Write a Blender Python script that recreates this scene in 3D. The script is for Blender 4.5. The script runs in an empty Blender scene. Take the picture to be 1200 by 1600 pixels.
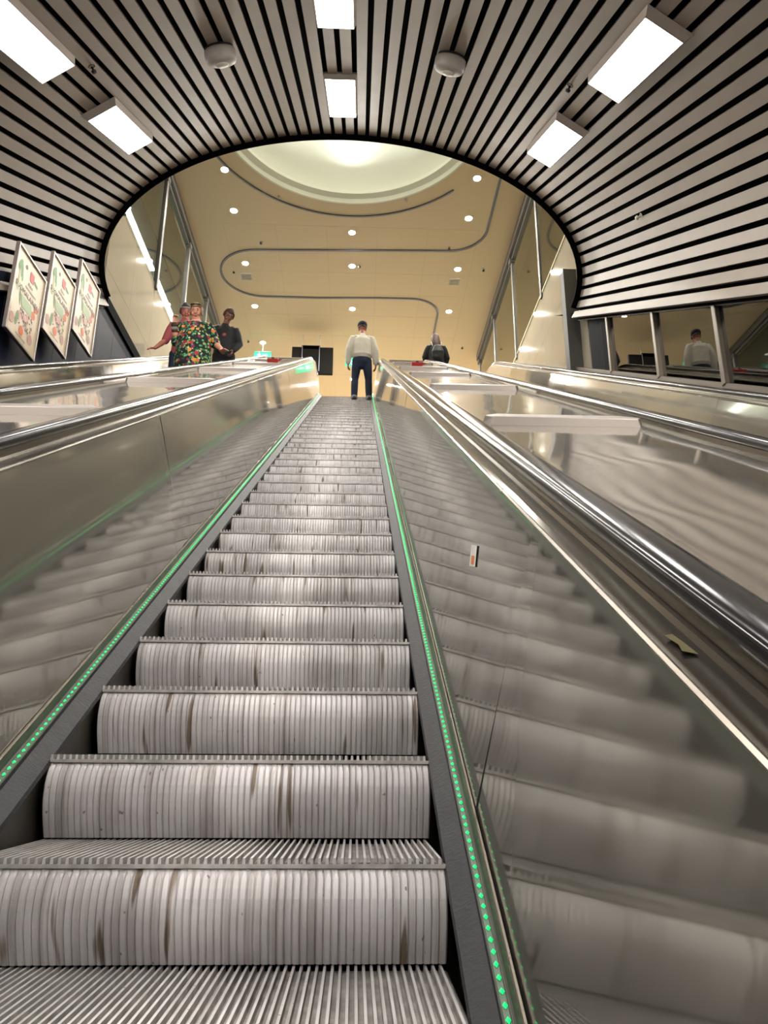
import bpy, bmesh, math, random
from mathutils import Vector, Matrix
random.seed(7)
SC = bpy.context.scene
COL = SC.collection
PI = math.pi
C30, S30 = math.cos(PI/6), 0.5
CZ = 2.30                 # height of the camera above the lower landing
CX = -0.304               # centre line of the middle escalator
SP = 2.469                # spacing of the escalators
PN = -1.09                # step nosing line, measured square to the slope from the camera line

# ------------------------------------------------------------------ helpers
def W(X, D, P):
    return Vector((X, D*C30 - P*S30, D*S30 + P*C30 + CZ))

def mesh_obj(name, bm, mat, parent=None, smooth=False):
    me = bpy.data.meshes.new(name)
    bm.normal_update()
    bm.to_mesh(me); bm.free()
    if smooth:
        for p in me.polygons: p.use_smooth = True
    return link(name, me, mat, parent)

def link(name, me, mat, parent=None):
    o = bpy.data.objects.new(name, me)
    COL.objects.link(o)
    if mat is not None:
        for m in (mat if isinstance(mat, (list, tuple)) else [mat]):
            me.materials.append(m)
    if parent is not None: o.parent = parent
    return o

def tag(o, label=None, cat=None, group=None, kind=None):
    if label: o['label'] = label
    if cat: o['category'] = cat
    if group: o['group'] = group
    if kind: o['kind'] = kind
    return o

def empty(name, label=None, cat=None, loc=(0, 0, 0), group=None, rotz=0.0):
    o = bpy.data.objects.new(name, None)
    o.empty_display_size = 0.1
    COL.objects.link(o)
    o.location = loc
    o.rotation_euler = (0, 0, rotz)
    return tag(o, label, cat, group)

def kids(o): return list(o.children)

def dup(root, loc):
    r = root.copy(); COL.objects.link(r); r.location = loc
    for ch in kids(root):
        c = ch.copy(); COL.objects.link(c); c.parent = r
        for g in kids(ch):
            d = g.copy(); COL.objects.link(d); d.parent = c
    return r

def box(bm, x0, x1, y0, y1, z0, z1, mi=0):
    v = [bm.verts.new((x, y, z)) for x in (x0, x1) for y in (y0, y1) for z in (z0, z1)]
    for f in ((0, 1, 3, 2), (4, 6, 7, 5), (0, 4, 5, 1), (2, 3, 7, 6), (0, 2, 6, 4), (1, 5, 7, 3)):
        fc = bm.faces.new([v[i] for i in f]); fc.material_index = mi
    return v

def box_at(bm, M, x0, x1, y0, y1, z0, z1, mi=0):
    v = box(bm, x0, x1, y0, y1, z0, z1, mi)
    for a in v: a.co = M @ a.co

def bevel(bm, w, seg=2):
    bmesh.ops.bevel(bm, geom=bm.edges[:], offset=w, segments=seg, affect='EDGES', profile=0.7)

def quad(bm, pts, mi=0):
    f = bm.faces.new([bm.verts.new(p) for p in pts]); f.material_index = mi
    return f

def loft(bm, pts, radii, n=12, cap=True, side=None, mi=0):
    """tube with elliptical rings; radii = number or (along side, across)"""
    pts = [Vector(p) for p in pts]
    rings = []
    s0 = Vector(side) if side is not None else None
    for i, p in enumerate(pts):
        a = pts[max(i-1, 0)]; b = pts[min(i+1, len(pts)-1)]
        t = (b-a).normalized()
        if s0 is None:
            s = Vector((1, 0, 0)) if abs(t.x) < 0.8 else Vector((0, 1, 0))
        else: s = s0
        s = (s - t*s.dot(t)).normalized()
        u = t.cross(s)
        r = radii[i]
        ra, rb = (r, r) if not isinstance(r, (tuple, list)) else r
        rings.append((p, t, s, u, ra, rb))
    out = []
    def ring(p, s, u, ra, rb):
        return [bm.verts.new(p + s*(ra*math.cos(2*PI*k/n)) + u*(rb*math.sin(2*PI*k/n))) for k in range(n)]
    if cap:
        p, t, s, u, ra, rb = rings[0]; m = min(ra, rb)
        c0 = bm.verts.new(p - t*m)
        out.append(ring(p - t*m*0.7, s, u, ra*0.7, rb*0.7))
    for p, t, s, u, ra, rb in rings: out.append(ring(p, s, u, ra, rb))
    if cap:
        p, t, s, u, ra, rb = rings[-1]; m = min(ra, rb)
        out.append(ring(p + t*m*0.7, s, u, ra*0.7, rb*0.7))
        c1 = bm.verts.new(p + t*m)
    for A, B in zip(out, out[1:]):
        for k in range(n):
            f = bm.faces.new((A[k], A[(k+1) % n], B[(k+1) % n], B[k])); f.material_index = mi
    if cap:
        for k in range(n):
            bm.faces.new((out[0][(k+1) % n], out[0][k], c0)).material_index = mi
            bm.faces.new((out[-1][k], out[-1][(k+1) % n], c1)).material_index = mi

def tube(bm, pts, r, n=8):
    loft(bm, pts, [r]*len(pts), n=n, cap=True)

def ball(bm, c, r, sub=3, M=None):
    res = bmesh.ops.create_icosphere(bm, subdivisions=sub, radius=1.0)
    rx, ry, rz = (r, r, r) if not isinstance(r, (tuple, list)) else r
    for v in res['verts']:
        p = Vector((v.co.x*rx, v.co.y*ry, v.co.z*rz))
        if M is not None: p = M @ p
        v.co = p + Vector(c)
    return res['verts']

def lathe(bm, prof, n=32, c=(0, 0, 0), mi=0):
    c = Vector(c)
    rows = []
    for r, z in prof:
        if r < 1e-6: rows.append([bm.verts.new(c + Vector((0, 0, z)))])
        else: rows.append([bm.verts.new(c + Vector((r*math.cos(2*PI*k/n), r*math.sin(2*PI*k/n), z))) for k in range(n)])
    for A, B in zip(rows, rows[1:]):
        for k in range(n):
            j = (k+1) % n
            if len(A) == 1 and len(B) == 1: continue
            if len(A) == 1: f = bm.faces.new((A[0], B[j], B[k]))
            elif len(B) == 1: f = bm.faces.new((A[k], A[j], B[0]))
            else: f = bm.faces.new((A[k], A[j], B[j], B[k]))
            f.material_index = mi

def remesh(name, bm, mat, parent, voxel, smooth=4):
    me = bpy.data.meshes.new('tmp'); bm.to_mesh(me); bm.free()
    o = bpy.data.objects.new('tmp', me); COL.objects.link(o)
    m = o.modifiers.new('r', 'REMESH'); m.mode = 'VOXEL'; m.voxel_size = voxel
    s = o.modifiers.new('s', 'SMOOTH'); s.factor = 0.5; s.iterations = smooth
    dg = bpy.context.evaluated_depsgraph_get()
    new = bpy.data.meshes.new_from_object(o.evaluated_get(dg))
    new.name = name
    bpy.data.objects.remove(o); bpy.data.meshes.remove(me)
    for p in new.polygons: p.use_smooth = True
    new.materials.clear()
    return link(name, new, mat, parent)

def text_obj(name, body, size, M, mat, parent, ext=0.0015):
    cu = bpy.data.curves.new(name, 'FONT'); cu.body = body; cu.size = size; cu.extrude = ext
    cu.align_x = 'CENTER'; cu.align_y = 'CENTER'
    o = bpy.data.objects.new('tmp', cu); COL.objects.link(o)
    dg = bpy.context.evaluated_depsgraph_get()
    me = bpy.data.meshes.new_from_object(o.evaluated_get(dg))
    bpy.data.objects.remove(o)
    me.transform(M); me.materials.clear()
    return link(name, me, mat, parent)

# ------------------------------------------------------------------ materials
def lin(h):
    h = h.lstrip('#'); o = []
    for i in (0, 2, 4):
        c = int(h[i:i+2], 16)/255
        o.append(c/12.92 if c <= 0.04045 else ((c+0.055)/1.055)**2.4)
    return (*o, 1)

def mat(name, col, rough=0.5, metal=0.0, spec=0.5, coat=0.0, noise=None, bump=None, alpha=None):
    """noise = (scale, amount) tints the colour; bump = (scale, strength[, stretch])"""
    m = bpy.data.materials.new(name); m.use_nodes = True
    nt = m.node_tree; b = nt.nodes['Principled BSDF']
    c = lin(col) if isinstance(col, str) else (*col, 1)
    b.inputs['Base Color'].default_value = c
    b.inputs['Roughness'].default_value = rough
    b.inputs['Metallic'].default_value = metal
    b.inputs['Specular IOR Level'].default_value = spec
    if coat: b.inputs['Coat Weight'].default_value = coat; b.inputs['Coat Roughness'].default_value = 0.05
    tc = nt.nodes.new('ShaderNodeTexCoord')
    if noise:
        n = nt.nodes.new('ShaderNodeTexNoise'); n.inputs['Scale'].default_value = noise[0]; n.inputs['Detail'].default_value = 5
        nt.links.new(tc.outputs['Object'], n.inputs['Vector'])
        mr = nt.nodes.new('ShaderNodeMapRange'); mr.inputs[1].default_value = 0.3; mr.inputs[2].default_value = 0.7
        mr.inputs[3].default_value = 1-noise[1]; mr.inputs[4].default_value = 1+noise[1]*0.6
        nt.links.new(n.outputs['Fac'], mr.inputs[0])
        mx = nt.nodes.new('ShaderNodeVectorMath'); mx.operation = 'SCALE'
        mx.inputs[0].default_value = c[:3]
        nt.links.new(mr.outputs[0], mx.inputs['Scale'])
        nt.links.new(mx.outputs[0], b.inputs['Base Color'])
    if bump:
        n = nt.nodes.new('ShaderNodeTexNoise'); n.inputs['Scale'].default_value = bump[0]; n.inputs['Detail'].default_value = 1.5
        mp = nt.nodes.new('ShaderNodeMapping')
        if len(bump) > 2: mp.inputs['Scale'].default_value = bump[2]
        nt.links.new(tc.outputs['Object'], mp.inputs[0]); nt.links.new(mp.outputs[0], n.inputs['Vector'])
        bp = nt.nodes.new('ShaderNodeBump'); bp.inputs['Strength'].default_value = bump[1]; bp.inputs['Distance'].default_value = 0.1
        nt.links.new(n.outputs['Fac'], bp.inputs['Height']); nt.links.new(bp.outputs[0], b.inputs['Normal'])
    return m

def emis(name, col, strength):
    m = bpy.data.materials.new(name); m.use_nodes = True
    nt = m.node_tree; b = nt.nodes['Principled BSDF']
    c = lin(col) if isinstance(col, str) else (*col, 1)
    b.inputs['Base Color'].default_value = c
    b.inputs['Emission Color'].default_value = c
    b.inputs['Emission Strength'].default_value = strength
    return m

def glass(name, tint, ior=1.5, rough=0.0):
    m = bpy.data.materials.new(name); m.use_nodes = True
    nt = m.node_tree; nt.nodes.clear()
    out = nt.nodes.new('ShaderNodeOutputMaterial')
    tr = nt.nodes.new('ShaderNodeBsdfTransparent'); tr.inputs[0].default_value = (*tint, 1)
    gl = nt.nodes.new('ShaderNodeBsdfGlossy'); gl.inputs['Roughness'].default_value = rough
    gl.inputs[0].default_value = (1, 1, 1, 1)
    fr = nt.nodes.new('ShaderNodeFresnel')
    ge = nt.nodes.new('ShaderNodeNewGeometry'); mi = nt.nodes.new('ShaderNodeMapRange')
    mi.inputs[3].default_value = ior; mi.inputs[4].default_value = 1/ior      # same reflectance on both faces of the pane
    nt.links.new(ge.outputs['Backfacing'], mi.inputs[0]); nt.links.new(mi.outputs[0], fr.inputs[0])
    mx = nt.nodes.new('ShaderNodeMixShader')
    nt.links.new(fr.outputs[0], mx.inputs[0]); nt.links.new(tr.outputs[0], mx.inputs[1]); nt.links.new(gl.outputs[0], mx.inputs[2])
    nt.links.new(mx.outputs[0], out.inputs[0])
    return m

def steel(name, col, r0, r1, wave=(1.0, 0.02, 0.3), soft=0.0):
    """polished sheet; wave = (frequency along the slope, strength, frequency across); soft = share of a broad brushed lobe"""
    m = bpy.data.materials.new(name); m.use_nodes = True
    nt = m.node_tree; b = nt.nodes['Principled BSDF']; L = nt.links.new
    b.inputs['Base Color'].default_value = lin(col); b.inputs['Metallic'].default_value = 1.0
    tc = nt.nodes.new('ShaderNodeTexCoord')
    n = nt.nodes.new('ShaderNodeTexNoise'); n.inputs['Scale'].default_value = 1.7; n.inputs['Detail'].default_value = 6
    L(tc.outputs['Object'], n.inputs['Vector'])
    mr = nt.nodes.new('ShaderNodeMapRange'); mr.inputs[1].default_value = 0.3; mr.inputs[2].default_value = 0.7
    mr.inputs[3].default_value = r0; mr.inputs[4].default_value = r1
    L(n.outputs['Fac'], mr.inputs[0]); L(mr.outputs[0], b.inputs['Roughness'])
    vr = nt.nodes.new('ShaderNodeVectorRotate'); vr.rotation_type = 'X_AXIS'; vr.inputs['Angle'].default_value = -PI/6
    mp = nt.nodes.new('ShaderNodeMapping'); mp.inputs['Scale'].default_value = (wave[0], wave[0], wave[2])
    L(tc.outputs['Object'], vr.inputs['Vector']); L(vr.outputs[0], mp.inputs[0])
    w = nt.nodes.new('ShaderNodeTexNoise'); w.inputs['Scale'].default_value = 1.0; w.inputs['Detail'].default_value = 0.6
    L(mp.outputs[0], w.inputs['Vector'])
    bp = nt.nodes.new('ShaderNodeBump'); bp.inputs['Strength'].default_value = wave[1]; bp.inputs['Distance'].default_value = 0.15
    L(w.outputs['Fac'], bp.inputs['Height']); L(bp.outputs[0], b.inputs['Normal'])
    if soft:
        g = nt.nodes.new('ShaderNodeBsdfAnisotropic'); g.inputs['Color'].default_value = lin(col); g.inputs['Roughness'].default_value = 0.42
        L(bp.outputs[0], g.inputs['Normal'])
        mx = nt.nodes.new('ShaderNodeMixShader'); mx.inputs[0].default_value = soft
        L(b.outputs[0], mx.inputs[1]); L(g.outputs[0], mx.inputs[2]); L(mx.outputs[0], nt.nodes['Material Output'].inputs[0])
    return m

def step_mat(name, riser):
    m = bpy.data.materials.new(name); m.use_nodes = True
    nt = m.node_tree; b = nt.nodes['Principled BSDF']; L = nt.links.new
    b.inputs['Metallic'].default_value = 0.2; b.inputs['Roughness'].default_value = 0.45
    tc = nt.nodes.new('ShaderNodeTexCoord'); oi = nt.nodes.new('ShaderNodeObjectInfo')
    off = nt.nodes.new('ShaderNodeVectorMath'); off.operation = 'SCALE'
    off.inputs[0].default_value = (37.0, 11.0, 5.0); L(oi.outputs['Random'], off.inputs['Scale'])
    ad = nt.nodes.new('ShaderNodeVectorMath'); ad.operation = 'ADD'
    L(tc.outputs['Object'], ad.inputs[0]); L(off.outputs[0], ad.inputs[1])
    def noise(scale, stretch, detail):
        mp = nt.nodes.new('ShaderNodeMapping'); mp.inputs['Scale'].default_value = stretch
        L(ad.outputs[0], mp.inputs[0])
        n = nt.nodes.new('ShaderNodeTexNoise'); n.inputs['Scale'].default_value = scale; n.inputs['Detail'].default_value = detail
        L(mp.outputs[0], n.inputs['Vector']); return n
    def ramp(n, stops):
        r = nt.nodes.new('ShaderNodeValToRGB'); e = r.color_ramp.elements
        e[0].position, e[0].color = stops[0]; e[1].position, e[1].color = stops[1]
        L(n.outputs['Fac'], r.inputs[0]); return r
    n1 = noise(6, (1, 1, 1), 4); r1 = ramp(n1, [(0.3, lin('#bdb8b6')), (0.7, lin('#dfdbda'))])
    # fine streaks running down each groove
    n2 = noise(52, (1, 0.012, 0.012), 1); r2 = ramp(n2, [(0.30, (0.70, 0.68, 0.66, 1)), (0.52, (1, 1, 1, 1))])
    # brown oil runs
    n3 = noise(34, (1, 0.06, 0.10), 1.5); r3 = ramp(n3, [(0.645, (1, 1, 1, 1)), (0.70, (0.30, 0.24, 0.17, 1))])
    mx = nt.nodes.new('ShaderNodeMix'); mx.data_type = 'RGBA'; mx.blend_type = 'MULTIPLY'; mx.inputs[0].default_value = 1
    L(r1.outputs[0], mx.inputs[6]); L(r2.outputs[0], mx.inputs[7])
    last = mx.outputs[2]
    if riser:
        m2 = nt.nodes.new('ShaderNodeMix'); m2.data_type = 'RGBA'; m2.blend_type = 'MULTIPLY'; m2.inputs[0].default_value = 1
        L(last, m2.inputs[6]); L(r3.outputs[0], m2.inputs[7]); last = m2.outputs[2]
    # small dark spots
    n4 = noise(95, (1, 1, 0.5), 0); r4 = ramp(n4, [(0.83, (1, 1, 1, 1)), (0.86, (0.4, 0.36, 0.33, 1))])
    m3 = nt.nodes.new('ShaderNodeMix'); m3.data_type = 'RGBA'; m3.blend_type = 'MULTIPLY'; m3.inputs[0].default_value = 1
    L(last, m3.inputs[6]); L(r4.outputs[0], m3.inputs[7])
    L(m3.outputs[2], b.inputs['Base Color'])
    return m

M = {}
M['panel'] = steel('brushed_steel_panel', '#b3b0a8', 0.035, 0.075, (1.5, 0.006, 0.35), 0.32)
M['panel_bright'] = steel('polished_steel_panel', '#c6c0b4', 0.06, 0.11, (1.8, 0.015, 0.4), 0.2)
M['deck'] = steel('mirror_steel_deck', '#cbc5bb', 0.04, 0.08, (1.6, 0.03, 0.8), 0.12)
M['trim'] = steel('trim_steel', '#968f84', 0.22, 0.30, (3, 0.0, 1), 0.3)
M['channel'] = steel('dark_steel_channel', '#7f796f', 0.14, 0.22, (2, 0.005, 1), 0.25)
M['bar'] = mat('satin_steel_bar', '#8f867d', 0.42, 0.55)
M['rubber'] = mat('handrail_rubber', '#1c1a1c', 0.16, 0, 0.6, noise=(9, 0.2))
M['brush'] = mat('black_brush', '#2b2b2d', 0.55, 0, 0.4, noise=(14, 0.25), bump=(120, 0.06, (0.2, 1, 1)))
M['skirt'] = mat('dark_skirt', '#57534d', 0.38, 0.3, noise=(8, 0.35))
M['led_base'] = mat('led_base', '#5c6a5a', 0.4)
M['led'] = emis('green_led', (0.0, 1.0, 0.2), 0.8)
M['tread'] = step_mat('aluminium_tread', False)
M['riser'] = step_mat('aluminium_riser', True)
M['groove'] = mat('groove_shade', '#9b9691', 0.6, 0.1, noise=(20, 0.4))  # groove shade put into the colour: floors and flanks darker than rib tops
M['rib_shade'] = mat('rib_shade', '#aaa5a1', 0.5, 0.2, noise=(20, 0.3))  # painted shade line between the riser ribs
M['nosing'] = mat('nosing_edge', '#b9b3ae', 0.45, 0.3, noise=(30, 0.3))
M['slat'] = mat('slat_paint', '#897c6e', 0.45, 0.0, 0.4, noise=(2.2, 0.10))
M['void'] = mat('black_void', '#030303', 0.9, 0, 0.02)
M['rim'] = mat('black_rim', '#060606', 0.85, 0, 0.05, noise=(40, 0.5))
M['fixture'] = mat('fixture_metal', '#b5a99d', 0.45, 0.1)
M['diffuser'] = emis('fixture_diffuser', (1.0, 0.955, 0.91), 29)
M['plastic'] = mat('grey_plastic', '#a39a90', 0.45)
M['plastic_w'] = mat('white_plastic', '#c9c2b2', 0.4)
M['dark'] = mat('dark_plastic', '#141414', 0.35)
M['navy'] = mat('navy_panel', '#10162a', 0.55, 0.0, 0.12, noise=(3, 0.25))
M['screen_dark'] = mat('dark_screen', '#0b0e14', 0.6, 0.0, 0.1)
M['navy2'] = mat('blue_panel', '#04071a', 0.7, 0, 0.0)
M['grey_metal'] = mat('grey_metal_frame', '#625f59', 0.5, 0.2, noise=(4, 0.1))
M['brown_metal'] = mat('bronze_frame', '#6e6457', 0.38, 0.6)
M['dark_deck'] = mat('dark_deck', '#2a231e', 0.3, 0.6, noise=(4, 0.3))
M['cream'] = mat('cream_ceiling', '#dcc8a6', 0.55, 0, 0.3)
M['cream_gloss'] = mat('cream_gloss_panel', '#b9b09e', 0.05, 0, 0.55, noise=(1.5, 0.05))
M['dome'] = mat('dome_plaster', '#e6e8dc', 0.7, 0, 0.2)
M['dome_rim'] = mat('dome_rim', '#eceee0', 0.5)
M['seam'] = mat('panel_seam', '#d0bc98', 0.6)
M['floor'] = mat('terrazzo_floor', '#cac2b4', 0.3, 0, 0.5, noise=(25, 0.15))
M['lobby'] = mat('lobby_wall', '#b4a890', 0.5, noise=(1, 0.1))
M['track'] = mat('track_metal', '#6b6e76', 0.4, 0.5)
M['down'] = emis('downlight_lens', (1.0, 0.955, 0.88), 1850)
M['tube'] = emis('tube_light', (0.92, 1.0, 0.98), 12.0)
M['corr_grey'] = mat('corridor_grey', '#8d979a', 0.5)
M['corr_reflection'] = mat('corridor_cream_reflection', '#d6cda2', 0.5)  # painted stand-in for the hall ceiling reflected in the left glass
M['glass'] = glass('clear_glass', (0.90, 0.93, 0.90), 1.45)
M['glass_dark'] = glass('smoked_glass', (0.4, 0.4, 0.38), 2.1)
M['exit'] = emis('exit_green', (0.02, 0.62, 0.30), 1.0)
M['exit_w'] = emis('exit_white', (0.75, 1.0, 0.88), 1.6)
M['red'] = mat('red_box', '#a8241a', 0.35)
M['paper'] = mat('sticker_paper', '#e4dfd2', 0.6)
M['orange'] = mat('sticker_orange', '#d97a3c', 0.6)
M['tape'] = mat('yellow_tape', '#6a6342', 0.45)
# clothing and people
M['skin'] = mat('skin', '#c98e74', 0.5, noise=(6, 0.08))
M['skin_warm'] = mat('skin_warm', '#b4705c', 0.5, noise=(6, 0.08))
M['skin_tan'] = mat('skin_tan', '#8e6350', 0.5)
M['shirt_w'] = mat('white_cotton', '#d8d4c6', 0.8, bump=(9, 0.16))
M['jeans'] = mat('dark_denim', '#16203c', 0.8, noise=(7, 0.35), bump=(10, 0.14))
M['cuff'] = mat('pale_denim_cuff', '#8d949c', 0.8)
M['cap'] = mat('navy_cap', '#12142a', 0.8)
M['belt'] = mat('black_belt', '#0c0b0c', 0.5)
M['shoe'] = mat('black_shoe', '#17161a', 0.5)
M['sole'] = mat('white_sole', '#cfc9bd', 0.6)
M['black_cloth'] = mat('black_cloth', '#101116', 0.85, bump=(9, 0.14))
M['black_jacket'] = mat('black_jacket', '#14161a', 0.7, bump=(9, 0.14))
M['grey_bag'] = mat('charcoal_bag', '#262827', 0.6, bump=(10, 0.1))
M['strap'] = mat('pale_strap', '#8d8a84', 0.5)
M['hair_blonde'] = mat('blonde_hair', '#8f7346', 0.6, noise=(30, 0.4))
M['hair_brown'] = mat('brown_hair', '#4a2f1e', 0.6, noise=(30, 0.3))
M['hair_dark'] = mat('dark_hair', '#2a1b14', 0.6, noise=(30, 0.3))
M['hair_auburn'] = mat('auburn_hair', '#4c2c19', 0.6, noise=(35, 0.5))
M['pink'] = mat('pink_top', '#9c4a50', 0.8)
M['red_cloth'] = mat('red_strap', '#c22a35', 0.7)
M['glasses'] = mat('dark_glasses', '#15130f', 0.15)
M['lip'] = mat('lips', '#9a4a44', 0.5)
M['eye'] = mat('eye_shadow', '#3a2622', 0.5)

def floral():
    m = bpy.data.materials.new('floral_cloth'); m.use_nodes = True
    nt = m.node_tree; b = nt.nodes['Principled BSDF']; L = nt.links.new
    b.inputs['Roughness'].default_value = 0.85
    tc = nt.nodes.new('ShaderNodeTexCoord')
    def blobs(scale, th, stops):
        v = nt.nodes.new('ShaderNodeTexVoronoi'); v.inputs['Scale'].default_value = scale
        L(tc.outputs['Object'], v.inputs['Vector'])
        lt = nt.nodes.new('ShaderNodeMath'); lt.operation = 'LESS_THAN'; lt.inputs[1].default_value = th
        L(v.outputs['Distance'], lt.inputs[0])
        sp = nt.nodes.new('ShaderNodeSeparateColor'); L(v.outputs['Color'], sp.inputs[0])
        r = nt.nodes.new('ShaderNodeValToRGB'); r.color_ramp.interpolation = 'CONSTANT'
        e = r.color_ramp.elements
        e[0].position = 0; e[0].color = lin(stops[0]); e[1].position = 1/len(stops); e[1].color = lin(stops[1])
        for i, s in enumerate(stops[2:], 2):
            k = e.new(i/len(stops)); k.color = lin(s)
        L(sp.outputs[0], r.inputs[0]); return lt, r
    l1, r1 = blobs(30, 0.52, ['#24704a', '#4fa873', '#0e1712', '#2f8160', '#94a24a', '#0c100e', '#c9c690'])
    l2, r2 = blobs(13, 0.40, ['#d08a3c', '#8c2438', '#101210', '#c0702e', '#6e2a48', '#0f1a14', '#a92e34', '#14100f'])
    m1 = nt.nodes.new('ShaderNodeMix'); m1.data_type = 'RGBA'; m1.inputs[6].default_value = lin('#0c0e10')
    L(l1.outputs[0], m1.inputs[0]); L(r1.outputs[0], m1.inputs[7])
    m2 = nt.nodes.new('ShaderNodeMix'); m2.data_type = 'RGBA'
    L(l2.outputs[0], m2.inputs[0]); L(m1.outputs[2], m2.inputs[6]); L(r2.outputs[0], m2.inputs[7])
    L(m2.outputs[2], b.inputs['Base Color'])
    return m
M['floral'] = floral()

# ------------------------------------------------------------------ escalator path
T0, T1 = -2.0, 16.35            # start and end of the straight slope
RB, RT = 2.4, 3.0
FLAT0, FLAT1 = 3.0, 4.5
def frame(t):
    """point (y, z) and normal (ny, nz) of the nosing line at run t"""
    def inc(D): w = W(0, D, PN); return w.y, w.z
    if T0 <= t <= T1:
        y, z = inc(t); return y, z, -S30, C30
    if t > T1:
        y, z = inc(T1); L = RT*PI/6; cy, cz = y + RT*S30, z - RT*C30
        if t - T1 <= L:
            a = PI/6 - (t-T1)/RT
            return cy - RT*math.sin(a), cz + RT*math.cos(a), -math.sin(a), math.cos(a)
        return cy + (t-T1-L), cz + RT, 0.0, 1.0
    y, z = inc(T0); L = RB*PI/6; cy, cz = y - RB*S30, z + RB*C30
    if T0 - t <= L:
        a = PI/6 - (T0-t)/RB
        return cy + RB*math.sin(a), cz - RB*math.cos(a), -math.sin(a), math.cos(a)
    return cy - (T0-t-L), cz - RB, 0.0, 1.0

LB, LT = RB*PI/6, RT*PI/6
TS = [T0-LB-FLAT0, T0-LB] + [T0-LB+LB*k/8 for k in range(1, 9)] + [0, 3, 6, 9, 12, 15, T1] + [T1+LT*k/12 for k in range(1, 13)] + [T1+LT+FLAT1]
LAND_Z = frame(T1+LT+1)[1]
LOW_Z = frame(T0-LB-1)[1]

def sweep(bm, prof, ts=TS, sharp=True, closed=False, ends=False):
    """prof = [(X, P)] ; P measured like W()"""
    def ring(pts):
        rows = []
        for t in ts:
            y, z, ny, nz = frame(t)
            rows.append([bm.verts.new((X, y + ny*(P-PN), z + nz*(P-PN))) for X, P in pts])
        return rows
    prof = list(prof)
    if closed: prof = prof + [prof[0]]
    if sharp:
        for a, b in zip(prof, prof[1:]):
            r = ring([a, b])
            for A, B in zip(r, r[1:]): bm.faces.new((A[0], A[1], B[1], B[0]))
    else:
        n = len(prof) - (1 if closed else 0)
        r = ring(prof[:n])
        for A, B in zip(r, r[1:]):
            for k in range(n if closed else n-1):
                j = (k+1) % n
                bm.faces.new((A[k], A[j], B[j], B[k]))
    if ends:
        n = len(prof) - (1 if closed else 0)
        for t in (ts[0], ts[-1]):
            y, z, ny, nz = frame(t)
            bm.faces.new([bm.verts.new((X, y+ny*(P-PN), z+nz*(P-PN))) for X, P in prof[:n]])

def clip_ts(a, b):
    return [a] + [t for t in TS if a + 1e-3 < t < b - 1e-3] + [b]

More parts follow.
